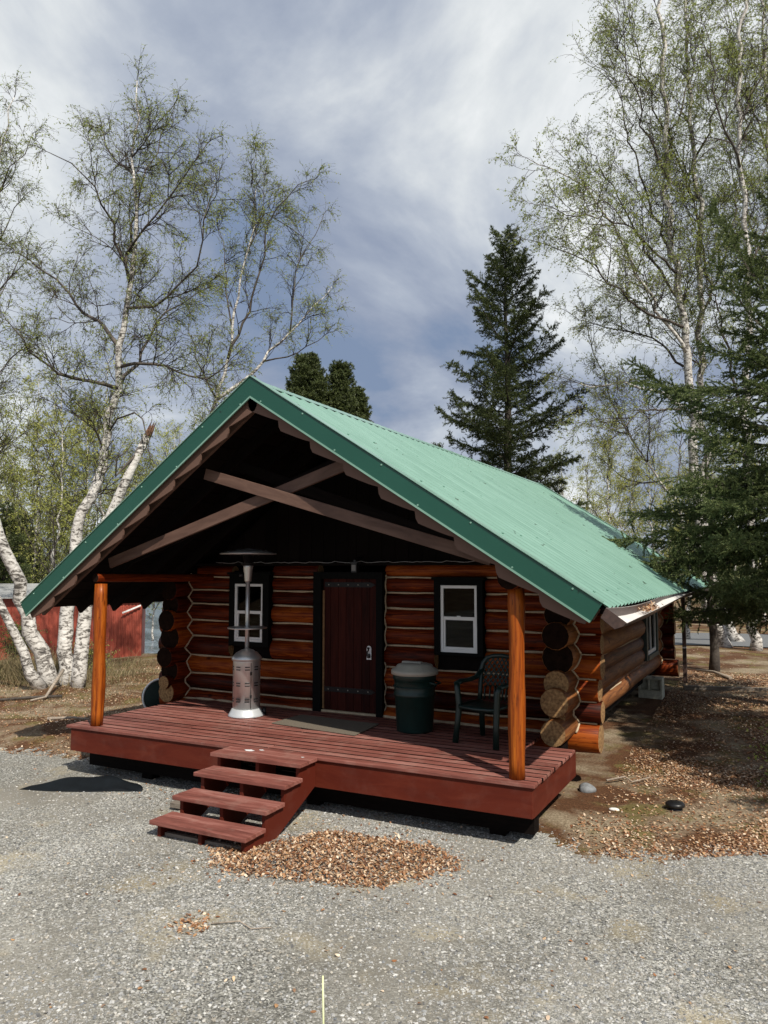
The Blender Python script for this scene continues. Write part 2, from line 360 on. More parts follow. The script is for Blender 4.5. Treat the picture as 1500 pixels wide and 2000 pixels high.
ys = axis([(-300, -20, 40), (-20, 1, 3), (1, 13, .08), (13, 26, .35), (26, 60, 3), (60, 300, 30), (300, 1200, 150)])
nx, ny = len(xs), len(ys)
V = np.array([(x, y, G(x, y)) for y in ys for x in xs])
gi, di = [], []
for j in range(ny-1):
    for i in range(nx-1):
        q = (j*nx+i, j*nx+i+1, (j+1)*nx+i+1, (j+1)*nx+i)
        xm = (xs[i]+xs[i+1])/2; ym = (ys[j]+ys[j+1])/2
        e = ym-gravel_edge(xm)+random.uniform(-.16, .16)*random.random()+.14*wav(xm, ym, 4.3)+.07*math.sin(xm*23+ym*7)
        if xm > -18 and xm < 30 and e < 0: gi.append(q)
        else: di.append(q)
def ground_mat(name, layers, vor=None, bump=.5):
    m, t, b = mat(name); tcn = N(t, 'ShaderNodeTexCoord'); P = tcn.outputs['Object']; cur = None
    b.inputs['Roughness'].default_value = .95; b.inputs['Specular IOR Level'].default_value = .15
    return m, t, b, P
m, t, b, P = ground_mat('gravel', None)
vo = N(t, 'ShaderNodeTexVoronoi', i_Scale=75., i_Randomness=1.); L(t, P, vo.inputs['Vector'])
vo2 = N(t, 'ShaderNodeTexVoronoi', i_Scale=34., i_Randomness=1.); L(t, P, vo2.inputs['Vector'])
na = N(t, 'ShaderNodeTexNoise', i_Scale=.55, i_Detail=5., i_Roughness=.6); L(t, P, na.inputs['Vector'])
nb = N(t, 'ShaderNodeTexNoise', i_Scale=160., i_Detail=3., i_Roughness=.7); L(t, P, nb.inputs['Vector'])
sv = N(t, 'ShaderNodeSeparateColor'); L(t, vo.outputs['Color'], sv.inputs[0]); sv2 = N(t, 'ShaderNodeSeparateColor'); L(t, vo2.outputs['Color'], sv2.inputs[0])
c1 = ramp(t, sv.outputs[0], [(0, (.09, .09, .085)), (.4, (.21, .21, .195)), (.8, (.35, .345, .32)), (1, (.6, .6, .57))])
c2 = ramp(t, nb.outputs[0], [(.3, (.17, .16, .14)), (.7, (.30, .285, .25))])
f = ramp(t, na.outputs[0], [(.45, (0, 0, 0)), (.66, (1, 1, 1))])
mm = N(t, 'ShaderNodeMix', data_type='RGBA'); L(t, f, mm.inputs[0]); L(t, c1, mm.inputs[6]); L(t, c2, mm.inputs[7])
nc = N(t, 'ShaderNodeTexNoise', i_Scale=1.4, i_Detail=4.); L(t, P, nc.inputs['Vector'])
f2 = ramp(t, nc.outputs[0], [(.56, (0, 0, 0)), (.70, (.8, .8, .8))])
m3 = N(t, 'ShaderNodeMix', data_type='RGBA'); L(t, f2, m3.inputs[0]); L(t, mm.outputs[2], m3.inputs[6]); m3.inputs[7].default_value = (.36, .31, .21, 1)
nd_ = N(t, 'ShaderNodeTexNoise', i_Scale=.42, i_Detail=6., i_Roughness=.55, i_Distortion=.5); L(t, P, nd_.inputs['Vector']); m4 = N(t, 'ShaderNodeMix', data_type='RGBA', blend_type='MULTIPLY', i_0=1.); L(t, m3.outputs[2], m4.inputs[6]); L(t, ramp(t, nd_.outputs[0], [(.36, (.68, .67, .64)), (.62, (1.12, 1.12, 1.1))]), m4.inputs[7]); L(t, m4.outputs[2], b.inputs['Base Color'])
hh = mathn(t, 'ADD', mathn(t, 'MULTIPLY', vo.outputs['Distance'], -1.), mathn(t, 'MULTIPLY', nb.outputs[0], .5))
bp = N(t, 'ShaderNodeBump', i_Strength=.8, i_Distance=.006); L(t, hh, bp.inputs['Height']); L(t, bp.outputs[0], b.inputs['Normal'])
M['gravel'] = m
m, t, b, P = ground_mat('soil', None)
na = N(t, 'ShaderNodeTexNoise', i_Scale=.9, i_Detail=8., i_Roughness=.6, i_Distortion=.3); L(t, P, na.inputs['Vector'])
nb = N(t, 'ShaderNodeTexNoise', i_Scale=40., i_Detail=6., i_Roughness=.7); L(t, P, nb.inputs['Vector'])
nc = N(t, 'ShaderNodeTexNoise', i_Scale=1.7, i_Detail=6., i_Roughness=.6); mpp = N(t, 'ShaderNodeMapping'); mpp.inputs['Location'].default_value = (31, 7, 0); L(t, P, mpp.inputs[0]); L(t, mpp.outputs[0], nc.inputs['Vector'])
c1 = ramp(t, nb.outputs[0], [(.3, (.12, .09, .058)), (.5, (.25, .20, .135)), (.7, (.40, .33, .24))])
c2 = ramp(t, nb.outputs[0], [(.3, (.04, .020, .010)), (.7, (.15, .072, .036))])
c3 = ramp(t, nb.outputs[0], [(.3, (.07, .062, .018)), (.7, (.20, .165, .06))])
f = ramp(t, na.outputs[0], [(.40, (0, 0, 0)), (.54, (1, 1, 1))]); f2 = ramp(t, nc.outputs[0], [(.52, (0, 0, 0)), (.64, (.85, .85, .85))])
mm = N(t, 'ShaderNodeMix', data_type='RGBA'); L(t, f, mm.inputs[0]); L(t, c1, mm.inputs[6]); L(t, c2, mm.inputs[7])
m3 = N(t, 'ShaderNodeMix', data_type='RGBA'); L(t, f2, m3.inputs[0]); L(t, mm.outputs[2], m3.inputs[6]); L(t, c3, m3.inputs[7]); L(t, m3.outputs[2], b.inputs['Base Color'])
bp = N(t, 'ShaderNodeBump', i_Strength=.8, i_Distance=.02); L(t, nb.outputs[0], bp.inputs['Height']); L(t, bp.outputs[0], b.inputs['Normal'])
M['soil'] = m
props(npmesh('ground', V, di, M['soil'], smooth=True), 'brown forest floor around the cabin', kind='structure')
props(npmesh('gravel_drive', V, gi, M['gravel'], smooth=True), 'grey gravel drive in front of the deck', kind='structure')
# lake beyond the shed
m, t, b = mat('lake_water'); b.inputs['Base Color'].default_value = (.16, .21, .27, 1); b.inputs['Roughness'].default_value = .22
tcn = N(t, 'ShaderNodeTexCoord'); n = N(t, 'ShaderNodeTexNoise', i_Scale=1.2, i_Detail=5.); L(t, tcn.outputs['Object'], n.inputs['Vector']); bp = N(t, 'ShaderNodeBump', i_Strength=.4, i_Distance=.1); L(t, n.outputs[0], bp.inputs['Height']); L(t, bp.outputs[0], b.inputs['Normal'])
wv = np.array([(-700, 14, -.62), (-16, 14, -.62), (-10, 300, -.62), (-700, 300, -.62)])
props(npmesh('lake', wv, [(0, 1, 2, 3)], m), 'pale blue lake water beyond the red shed', kind='structure')
# side road far behind on the right
rm = plain('road_gravel', (.13, .135, .14), .9, nscale=12, namt=.2)
rx = np.linspace(-7, 40, 40); rv = [(x, y, G(x, y)+.03) for x in rx for y in (25.5+.05*0, 30.5)]
props(npmesh('road', np.array(rv), [(2*i, 2*i+2, 2*i+3, 2*i+1) for i in range(39)], rm), 'grey gravel road behind the trees on the right', kind='structure')

# gravel stones (uncountable)
def stones(name, n, xr, yr, rmin, rmax, ok, label):
    P = np.column_stack([rng.uniform(*xr, n), rng.uniform(*yr, n)])
    P = P[[ok(x, y) for x, y in P]]; n = len(P)
    z = np.array([G(x, y) for x, y in P])
    o = np.array([(1, 0, 0), (-.5, .87, 0), (-.5, -.87, 0), (.5, .6, .55), (-.9, .0, .5), (.4, -.7, .6), (0, 0, .95)], float)
    F = np.array([(0, 3, 1, 1), (0, 5, 3, 3), (1, 3, 4, 4), (1, 4, 2, 2), (2, 4, 5, 5), (2, 5, 0, 0), (3, 6, 4, 4), (4, 6, 5, 5), (5, 6, 3, 3)])[:, :3]
    B = o[None]*(1+rng.uniform(-.3, .3, (n, 7, 3)))
    r = rmin*(rmax/rmin)**(rng.random(n)**2.2)
    a = rng.uniform(0, 6.28, n); B *= np.column_stack([r*rng.uniform(.8, 1.4, n), r*rng.uniform(.7, 1.1, n), r*rng.uniform(.4, .9, n)])[:, None]
    ca, sa = np.cos(a)[:, None], np.sin(a)[:, None]
    X = B[..., 0]*ca-B[..., 1]*sa; Y = B[..., 0]*sa+B[..., 1]*ca
    VV = np.stack([X+P[:, :1], Y+P[:, 1:], B[..., 2]+z[:, None]-r[:, None]*.1], -1).reshape(-1, 3)
    FF = (F[None]+(np.arange(n)*7)[:, None, None]).reshape(-1, 3)
    return props(npmesh(name, VV, FF, M['pebble']), label, kind='stuff')
def in_gravel(x, y):
    e_ = y-gravel_edge(x)-.06*math.sin(x*9)-.05*math.sin(x*31)
    if e_ > .3 or (e_ > 0 and random.random() > .35*(1-e_/.3)): return False
    dens = 1 if x > -4.2 else max(.25, 1-(-4.2-x)*.22)
    dens *= .55+.45*(.5+wav(x*1.3+5, y*1.3, 1.)*1.2)
    return random.random() < dens
stones('gravel_stones', 190000, (-9.5, .6), (2.9, 8.0), .004, .017, in_gravel, 'loose grey gravel stones on the drive')

# ------------------------------------------------------------------ log cabin
cabin = thing('log_cabin', 'log cabin with green metal gable roof and red porch deck', 'cabin', (-5.2, 9.3, 0))
XL, XR, YF, YB = -8.22, -2.30, 9.35, 16.75      # log axes of the four walls
DZ = .62                                         # deck top
FB = [.60, .80, 1.00, 1.27, 1.56, 1.80, 2.05, 2.26, 2.46, 2.63]            # course boundaries, front/rear walls
FB0 = [.41]+FB[1:]
SB = [.50, .69, .93, 1.13, 1.40, 1.68, 1.92, 2.15, 2.37, 2.56]             # side walls (half a course off)
FC = [((FB[i]+FB[i+1])/2, (FB[i+1]-FB[i])/2) for i in range(len(FB)-1)]
FC[0] = (.585, .17); FC[1] = (.885, .125)
SC = [((SB[i]+SB[i+1])/2, (SB[i+1]-SB[i])/2+.045) for i in range(len(SB)-1)]
SC[0] = (.735, .15); SC[1] = (.885, .10); SC[2] = (1.05, .17); SC[3] = (1.26, .15)
def log(mb, p0, p1, r, cap=1, n=14, cm=1):
    p0, p1 = Vector(p0), Vector(p1); ln = (p1-p0).length; k = max(2, int(ln/.35))
    a = random.random()*9; pts, rr = [], []
    for i in range(k+1):
        t = i/k; q = p0.lerp(p1, t); q.z += .006*math.sin(a+t*ln*1.7)
        pts.append(q); rr.append(r*(1+.02*math.sin(a*2+t*ln*2.3)+random.uniform(-.006, .006)))
    if cap: # slightly rounded ends
        d = (p1-p0).normalized()*.008
        pts = [pts[0]]+[pts[0]+d]+pts[1:-1]+[pts[-1]-d, pts[-1]]; rr = [rr[0]*.965]+rr+[rr[-1]*.965]
    mb.tube(pts, rr, n, 0, capmat=cm, wob=.015)
openF = [(-7.30, -6.54, 1.44, 2.51), (-5.79, -4.70, .5, 2.54), (-3.98, -3.285, 1.465, 2.45)]   # x0,x1,z0,z1
openR = [(14.35, 15.85, .95, 2.12)]
AP_ = (-5.19, 4.685)
rl = lambda: random.uniform(-.05, .05)
wf = MB()
for i, (z, r) in enumerate(FC):
    segs = [[XL-.42+rl(), XR+.43+rl()]]
    for (a, b_, c0, c1) in openF:
        if z+r*.55 > c0 and z-r*.55 < c1:
            ns = []
            for s in segs:
                if s[0] < a and s[1] > b_: ns += [[s[0], a+.01], [b_-.01, s[1]]]
                else: ns.append(s)
            segs = ns
    for s in segs:
        s[0] = max(s[0], AP_[0]-(AP_[1]-.09-z-r)/.708); s[1] = min(s[1], AP_[0]+(AP_[1]-.09-z-r)/.642)
        log(wf, (s[0], YF, z), (s[1], YF, z), r*1.035)
wall_f = wf.build('log_wall', [M['log'], M['endgrain']], cabin)
def rF(z):  # how far the front logs' faces stand out of the axis at height z
    return max([math.sqrt(max(0, (r*1.035)**2-(z-c)**2)) for c, r in FC]+[.03])
def rS(z): return max([math.sqrt(max(0, r*r-(z-c)**2)) for c, r in SC]+[.03])
# side walls
def side_wall(X, sgn, opens):
    s_ = MB(); lens = [.70, .50, .62, .52, .42, .52, .40, .46, .40] if sgn > 0 else [.44, .50, .38, .50, .38, .46, .38, .42, .40]
    for i, (z, r) in enumerate(SC):
        if sgn < 0 and i == len(SC)-1: continue
        y0 = YF-lens[i]*.98 if i < 4 else YF-lens[i]
        segs = [[y0, YB+.4+rl()]]
        for (a, b_, c0, c1) in opens:
            if z+r*.5 > c0 and z-r*.5 < c1: segs = [[y0, a+.01], [b_-.01, segs[0][1]]]
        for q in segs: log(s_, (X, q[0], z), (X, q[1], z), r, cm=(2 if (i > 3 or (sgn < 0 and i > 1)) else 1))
    return s_
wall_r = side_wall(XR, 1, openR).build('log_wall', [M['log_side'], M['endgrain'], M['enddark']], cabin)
props(wall_r, 'weathered brown side wall of stacked logs')
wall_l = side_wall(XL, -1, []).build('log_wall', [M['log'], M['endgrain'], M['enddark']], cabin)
wb = MB()
for z, r in FC: log(wb, (max(XL-.4, AP_[0]-(AP_[1]-.09-z-r)/.708), YB, z), (XR+.42+rl(), YB, z), r*1.035)
wall_b = wb.build('log_wall', [M['log'], M['endgrain']], cabin)
# chinking: pale mortar lines between courses and scribed round the corner joints
ch = MB()
def chink_line(p0, p1, r=.0145):
    p0, p1 = Vector(p0), Vector(p1); ln = (p1-p0).length; k = max(2, int(ln/.12)); a = random.random()*9
    pts = [p0.lerp(p1, i/k)+Vector((0, 0, .004*math.sin(a+i*.7)+random.uniform(-.002, .002))) for i in range(k+1)]
    ch.tube(pts, [r*(1+random.uniform(-.25, .25)) for _ in pts], 6)
for i in range(len(FC)-1):
    z = (FC[i][0]+FC[i][1]+FC[i+1][0]-FC[i+1][1])/2
    segs = [[XL+.1, XR-.1]]
    for (a, b_, c0, c1) in openF:
        if c0-.02 < z < c1+.02: segs = sum([[[s[0], a], [b_, s[1]]] if s[0] < a and s[1] > b_ else [s] for s in segs], [])
    for s in segs: chink_line((s[0], YF-.075, z), (s[1], YF-.075, z))
    chink_line((XR+.05, YF-.06, z), (XR+.36, YF-.06, z), .010)
chink_line((XL+.1, YF-.155, DZ+.012), (-5.78, YF-.155, DZ+.012), .02); chink_line((-4.70, YF-.155, DZ+.012), (XR-.1, YF-.155, DZ+.012), .02)
for (xs_, sg) in ((XL, 1), (XR, -1), (XR, 1)):
    pts = []; z = .66
    while z < 2.52: pts.append(Vector((xs_+sg*(rS(z)+.004), YF-rF(z)-.004, z))); z += .018
    ch.tube(pts, [.013*(1+random.uniform(-.2, .2)) for _ in pts], 6)
for sg, x in ((1, XR), (-1, XL)):
    for i in range(len(SC)-1):
        z = (SC[i][0]+SC[i][1]+SC[i+1][0]-SC[i+1][1])/2
        if sg == -1: continue
        for s in ([[YF+.1, 14.35], [15.85, YB]] if .95 < z < 2.12 else [[YF+.1, YB]]):
            k = max(2, int((s[1]-s[0])/.2)); a = random.random()*9
            ch.tube([Vector((x+sg*(rS(z)*.0+.085), s[0]+(s[1]-s[0])*j/k, z+.004*math.sin(a+j))) for j in range(k+1)], .017, 6)
pts = []; z = .66
while z < 2.5: pts.append(Vector((XR+rS(z)+.004, YB-rF(z)-.004, z))); z += .02
ch.tube(pts, .013, 6)
for xx, z0, z1 in ((-5.79, .62, 2.5), (-4.70, .62, 2.5)):
    k = 40; ch.tube([Vector((xx+(.0 if xx < -5 else 0), YF-.5*rF(z0+(z1-z0)*j/k)-.055, z0+(z1-z0)*j/k)) for j in range(k+1)], .014, 6)
ch.build('chinking', M['chink'], wall_f)
# inner dark lining so that no light leaks between logs
ln_ = MB()
for (a, b_, c0, c1) in [(XL, -7.30, .45, 2.55), (-6.54, -5.79, .45, 2.55), (-4.70, -3.98, .45, 2.55), (-3.285, XR, .45, 2.55), (-7.30, -6.54, .45, 1.46), (-3.98, -3.285, .45, 1.48), (-7.30, -6.54, 2.49, 2.55), (-3.98, -3.285, 2.43, 2.55)]:
    ln_.box((a, YF-.03, c0), (b_, YF+.06, c1))
for (a, b_, c0, c1) in [(YF, 14.36, .5, 2.5), (15.84, YB, .5, 2.5), (14.36, 15.84, .5, .96), (14.36, 15.84, 2.11, 2.5)]:
    ln_.box((XR-.06, a+.061, c0), (XR+.03, b_, c1))
ln_.box((XL-.03, YF+.061, .5), (XL+.06, YB, 2.5)); ln_.box((XL+.061, YB-.03, .5), (XR-.061, YB+.06, 2.5))
ln_.box((XL+.061, YF+.061, .52), (XR-.061, YB-.031, .58))
ln_.build('inner_lining', M['darkwood'], cabin)

# windows
def window(x0, x1, z0, z1, tx0, tx1, tz0, tz1, mid, y, hood=True, label=None):
    f = MB(); yb = y
    f.box((tx0, yb-.17, tz0), (x0, yb+.03, tz1)); f.box((x1, yb-.17, tz0), (tx1, yb+.03, tz1))
    f.box((x0, yb-.168, tz0), (x1, yb+.03, z0)); f.box((x0, yb-.168, z1), (x1, yb+.03, tz1))
    f.box((tx0-.03, yb-.185, tz1), (tx1+.03, yb+.03, tz1+.035))
    o = f.build('window', M['blackpaint'], cabin, bevel=.004)
    if label: props(o, label)
    s = MB(); w_ = .038; a, b_ = yb-.150, yb-.09
    s.box((x0, a, z0), (x0+w_, b_, z1)); s.box((x1-w_, a, z0), (x1, b_, z1)); s.box((x0+w_, a, z0), (x1-w_, b_, z0+w_)); s.box((x0+w_, a, z1-w_), (x1-w_, b_, z1))
    s.box((x0+w_, a+.004, mid-.022), (x1-w_, b_-.004, mid+.022))
    i0 = w_+.022
    s.box((x0+w_, a+.012, z0+w_), (x0+i0, b_-.01, mid-.022)); s.box((x1-i0, a+.012, z0+w_), (x1-w_, b_-.01, mid-.022)); s.box((x0+i0, a+.012, z0+w_), (x1-i0, b_-.01, z0+w_+.03))
    s.box(((x0+x1)/2-.025, a-.008, mid+.02), ((x0+x1)/2+.025, a+.01, mid+.034))
    s.build('window_frame', M['white'], o, bevel=.003)
    p = MB(); p.box((x0+w_, yb-.114, z0+w_), (x1-w_, yb-.108, mid-.022)); p.box((x0+w_, yb-.124, mid+.022), (x1-w_, yb-.118, z1-w_)); p.build('pane', M['glass'], o)
window(-7.185, -6.67, 1.515, 2.36, -7.275, -6.56, 1.45, 2.495, 1.945, YF)
window(-3.88, -3.38, 1.515, 2.365, -3.965, -3.30, 1.475, 2.435, 1.945, YF)
# side window
sw = MB(); X = XR
sw.box((X-.03, 14.36, .95), (X+.20, 14.50, 2.12)); sw.box((X-.03, 15.70, .95), (X+.20, 15.84, 2.12)); sw.box((X-.03, 14.50, .95), (X+.215, 15.70, 1.03)); sw.box((X-.03, 14.50, 2.04), (X+.198, 15.70, 2.12))
swo = sw.build('window', M['greentrim'], cabin, bevel=.004)
s2 = MB(); a, b_ = X+.12, X+.17
s2.box((a, 14.50, 1.03), (b_, 14.56, 2.04)); s2.box((a, 15.64, 1.03), (b_, 15.70, 2.04)); s2.box((a, 14.56, 1.03), (b_, 15.64, 1.10)); s2.box((a, 14.56, 1.98), (b_, 15.64, 2.04)); s2.box((a+.003, 15.07, 1.10), (b_-.003, 15.13, 1.98))
s2.build('window_frame', M['white'], swo, bevel=.003)
s3 = MB(); s3.box((X+.14, 14.56, 1.10), (X+.146, 15.64, 1.98)); s3.build('pane', M['glass'], swo)

# door
d = MB(); dx0, dx1, dz0, dz1, dy = -5.66, -4.80, .65, 2.44, YF-.13
k = 7; wd = (dx1-dx0)/k
for i in range(k): d.box((dx0+i*wd+.002, dy, dz0), (dx0+(i+1)*wd-.002, dy+.04, dz1))
door = d.build('door', M['door'], cabin, bevel=.003)
fr = MB(); fr.box((-5.79, YF-.19, .62), (dx0, YF+.04, 2.535)); fr.box((dx1, YF-.19, .62), (-4.70, YF+.04, 2.535)); fr.box((dx0, YF-.188, 2.44), (dx1, YF+.04, 2.535)); fr.build('door_frame', M['blackpaint'], door, bevel=.004)
st = MB(); st.box((dx0, dy-.012, .66), (dx0+.028, dy-.001, 2.28)); st.build('jamb_strip', plain('raw_wood', (.22, .12, .05), .7, nscale=20, namt=.4), door)
th = MB(); th.box((-5.66, YF-.17, .622), (-4.80, YF-.085, .648)); th.build('threshold', plain('threshold', (.4, .33, .22), .7, nscale=10), door)
for z in (2.36, .93):
    h = MB(); h.box((dx0+.03, dy-.012, z-.033), (dx1-.10, dy-.001, z+.033)); h.prism([(dx1-.10, dy-.012, z-.033), (dx1-.03, dy-.012, z), (dx1-.10, dy-.012, z+.033)], (0, .011, 0))
    ho = h.build('hinge_strap', M['iron'], door)
    for j in range(5):
        rv_ = MB(); rv_.lathe([(.010, 0), (.008, .006), (.004, .009)], (0, 0, 0), 8)
        rv_.v = [(dx0+.10+j*.155+x_, dy-.013-z_, z+y_) for x_, y_, z_ in rv_.v]; rv_.build('rivet', M['greylid'], ho)
hn = MB(); hn.box((-4.965, dy-.010, 1.36), (-4.895, dy-.001, 1.50))
hn.prism([(-4.93+.035*math.cos(R_(a)), dy-.010, 1.50+.045*math.sin(R_(a))) for a in range(0, 181, 20)], (0, .009, 0))
ho = hn.build('handle_plate', M['white'], door)
hk = MB(); hk.tube([(-4.935, dy-.012, 1.40), (-4.935, dy-.045, 1.42), (-4.935, dy-.045, 1.47), (-4.935, dy-.012, 1.49)], .011, 8); hk.lathe([(.022, 0), (.024, .05), (.015, .055)], (-4.925, dy-.03, 1.385), 12); hk.lathe([(.016, 0), (.018, .02), (.01, .026)], (-4.932, dy-.026, 1.50), 12)
hk.build('door_lock', M['black'], ho, bevel=.002)

# deck
dk = MB(); y = 6.94; DXL, DXR = -8.05, -2.02; nb_ = 16; bw = (9.235-y)/nb_
for i in range(nb_):
    y0 = y+i*bw; x1 = DXR+random.uniform(-.006, .006)
    if y0+bw > 8.64: x1 = XR-.24
    elif y0+bw > 8.5: x1 = DXR
    x0 = DXL+random.uniform(-.006, .006)
    if y0+bw > 8.62: x0 = XL+.19
    sp_ = random.uniform(-5.5, -4.2) if i % 2 else random.uniform(-7, -6)
    for (xa, xb) in ([(x0, sp_-.002), (sp_+.002, x1)] if i % 3 == 1 else [(x0, x1)]):
        dk.box((xa, y0+.013, DZ-.038), (xb, y0+bw-.013, DZ-random.uniform(0, .004)), M=Matrix.Rotation(random.uniform(-.0004, .0004), 4, 'Z'))
        if i: dk.m[-4] = 1
        dk.m[-2] = 1
deck = dk.build('deck', [M['deck'], M['darkwood']], cabin, bevel=.006)
sk = MB(); sk.box((DXL+.07, 6.975, .305), (-5.36, 7.015, DZ-.042)); sk.box((-4.37, 6.975, .305), (DXR-.03, 7.015, DZ-.042))
sk.box((DXR-.07, 7.017, .302), (DXR-.028, 8.66, DZ-.042)); sk.box((DXL+.07, 7.017, .302), (DXL+.11, 9.1, DZ-.042))
sk.build('deck_skirt', M['deckface'], deck, bevel=.003)
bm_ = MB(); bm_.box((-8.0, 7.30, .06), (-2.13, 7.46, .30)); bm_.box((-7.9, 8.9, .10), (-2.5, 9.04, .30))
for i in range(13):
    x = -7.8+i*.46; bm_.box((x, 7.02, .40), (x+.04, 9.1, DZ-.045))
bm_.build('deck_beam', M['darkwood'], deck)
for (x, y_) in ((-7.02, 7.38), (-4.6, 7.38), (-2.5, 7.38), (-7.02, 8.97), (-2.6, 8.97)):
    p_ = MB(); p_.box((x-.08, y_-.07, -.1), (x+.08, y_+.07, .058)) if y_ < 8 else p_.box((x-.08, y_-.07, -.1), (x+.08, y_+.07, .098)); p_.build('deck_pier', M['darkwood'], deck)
# steps
st_x0, st_x1 = -5.45, -4.31
stairs = None
tr_specs = [(6.60, 6.936, .622), (6.34, 6.66, .475), (6.03, 6.35, .318), (5.72, 6.04, .165)]
sg_ = MB()
prof = [(5.78, -.02), (5.78, .125), (6.09, .125), (6.09, .278), (6.40, .278), (6.40, .435), (6.66, .435), (6.66, .58), (6.97, .58), (6.97, .32), (6.22, -.03)]
for x in (st_x0+.05, (st_x0+st_x1)/2-.02, st_x1-.09): sg_.prism([(x, a, b_) for a, b_ in prof], (.042, 0, 0))
stairs = sg_.build('stairs', M['deckface'], cabin, bevel=.003)
for (a, b_, z) in tr_specs:
    t_ = MB(); mid = a+(b_-a)*.52
    t_.box((st_x0, a, z-.04), (st_x1, mid-.003, z)); t_.box((st_x0+.004, mid+.003, z-.04), (st_x1-.006, b_, z-.001)); t_.build('tread', M['deck'], stairs, bevel=.004)
t_ = MB(); t_.box((st_x0+.1, 5.83, -.02), (st_x1-.1, 5.87, .035)); t_.build('base_board', M['greybeam'], stairs)

# posts
for x, lab in ((-7.665, None), (-2.222, None)):
    pm = MB(); pts = []; rr = []
    for i in range(13):
        q = i/12; pts.append((x+.008*math.sin(q*5+x), 7.10+.006*math.sin(q*7), DZ+q*1.765)); rr.append(.076+.006*math.sin(q*11+x)+.004*(1-q))
    pm.tube(pts, rr, 16, 0, wob=.02); pm.build('porch_post', M['post'], cabin)
# roof geometry
RY0, RY1 = 6.90, 18.6
AP = (-5.19, 4.685); RE = (-1.37, 2.232); LE = (-8.86, 2.085)
def roof_z(x):
    return AP[1]+(x-AP[0])*(RE[1]-AP[1])/(RE[0]-AP[0]) if x > AP[0] else AP[1]+(x-AP[0])*(LE[1]-AP[1])/(LE[0]-AP[0])
# plate logs from the posts to the walls
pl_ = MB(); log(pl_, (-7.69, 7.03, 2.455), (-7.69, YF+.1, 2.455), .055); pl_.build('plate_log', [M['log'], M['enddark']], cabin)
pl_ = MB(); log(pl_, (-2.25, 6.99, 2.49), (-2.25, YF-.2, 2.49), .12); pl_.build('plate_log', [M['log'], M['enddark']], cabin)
# side plates and rear carry on
pl2 = MB(); log(pl2, (XR, YB+.2, 2.50), (XR, 18.3, 2.50), .12); pl2.build('plate_log', [M['log'], M['endgrain']], cabin)
# corrugated sheets
def corr(e, name):
    ns, nyw = 6, int((RY1-RY0)/.2)*16
    ex, ez = e; sl_ = Vector((ex-AP[0], 0, ez-AP[1])); nrm_ = Vector((-sl_.z, 0, sl_.x)).normalized()
    if nrm_.z < 0: nrm_ = -nrm_
    V_ = []
    for j in range(nyw+1):
        y_ = RY0+.005+(RY1-RY0-.01)*j/nyw; h = .019*max(-.55, min(.75, math.cos(2*math.pi*j/16)*1.25))+.003*math.cos(2*math.pi*j/5.33)
        for i in range(ns+1):
            p = Vector((AP[0], y_, AP[1]))+sl_*(i/ns)*1.008+nrm_*(.012+h); V_.append(tuple(p))
    F_ = [(j*(ns+1)+i, j*(ns+1)+i+1, (j+1)*(ns+1)+i+1, (j+1)*(ns+1)+i) for j in range(nyw) for i in range(ns)]
    return npmesh(name, np.array(V_), F_, M['roof'], cabin, smooth=True)
roof_r = corr(RE, 'roof'); roof_l = corr(LE, 'roof')
# screws along the sheets
sm_ = MB(); sm_.lathe([(.012, .018), (.012, .032), (.006, .036)], (0, 0, 0), 6); scm = sm_.build('roof_screw', plain('screws', (.10, .22, .17), .5, .3), None, world=False); first = True
for y_ in np.arange(RY0+.38, RY1, .608):
    for f_ in (.04, .27, .5, .73, .96):
        p = Vector((AP[0]+(RE[0]-AP[0])*f_, y_, AP[1]+(RE[1]-AP[1])*f_)); 
        o = scm if first else scm.copy()
        if not first: col.objects.link(o)
        first = False; o.parent = roof_r; o.location = p+Vector((5.2, -9.3, 0))
# sheathing boards under the metal + rafters
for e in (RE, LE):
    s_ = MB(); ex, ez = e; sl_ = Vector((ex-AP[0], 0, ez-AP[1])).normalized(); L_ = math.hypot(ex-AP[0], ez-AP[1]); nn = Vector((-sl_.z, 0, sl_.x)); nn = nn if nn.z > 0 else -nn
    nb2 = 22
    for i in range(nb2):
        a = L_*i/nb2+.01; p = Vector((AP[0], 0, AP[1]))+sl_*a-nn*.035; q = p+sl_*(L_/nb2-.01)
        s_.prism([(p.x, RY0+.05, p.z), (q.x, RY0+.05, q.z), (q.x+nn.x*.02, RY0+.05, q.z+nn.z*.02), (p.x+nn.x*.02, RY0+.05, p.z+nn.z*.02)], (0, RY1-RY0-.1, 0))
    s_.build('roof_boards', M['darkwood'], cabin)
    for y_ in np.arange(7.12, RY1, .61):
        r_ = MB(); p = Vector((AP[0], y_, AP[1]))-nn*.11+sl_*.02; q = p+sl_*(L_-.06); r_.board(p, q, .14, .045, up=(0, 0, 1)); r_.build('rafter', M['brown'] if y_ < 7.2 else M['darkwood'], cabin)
# ridge cap
rc = MB()
for e in (RE, LE):
    ex, ez = e; sl_ = Vector((ex-AP[0], 0, ez-AP[1])).normalized(); nn = Vector((-sl_.z, 0, sl_.x)); nn = nn if nn.z > 0 else -nn
    p = Vector((AP[0], RY0-.02, AP[1]))+nn*.026; q = p+sl_*.17
    p.x = AP[0]; rc.prism([p, q, q+nn*.004, p+Vector((0, 0, .006))], (0, RY1-RY0+.04, 0))
rco = rc.build('ridge_cap', M['roof'], cabin)
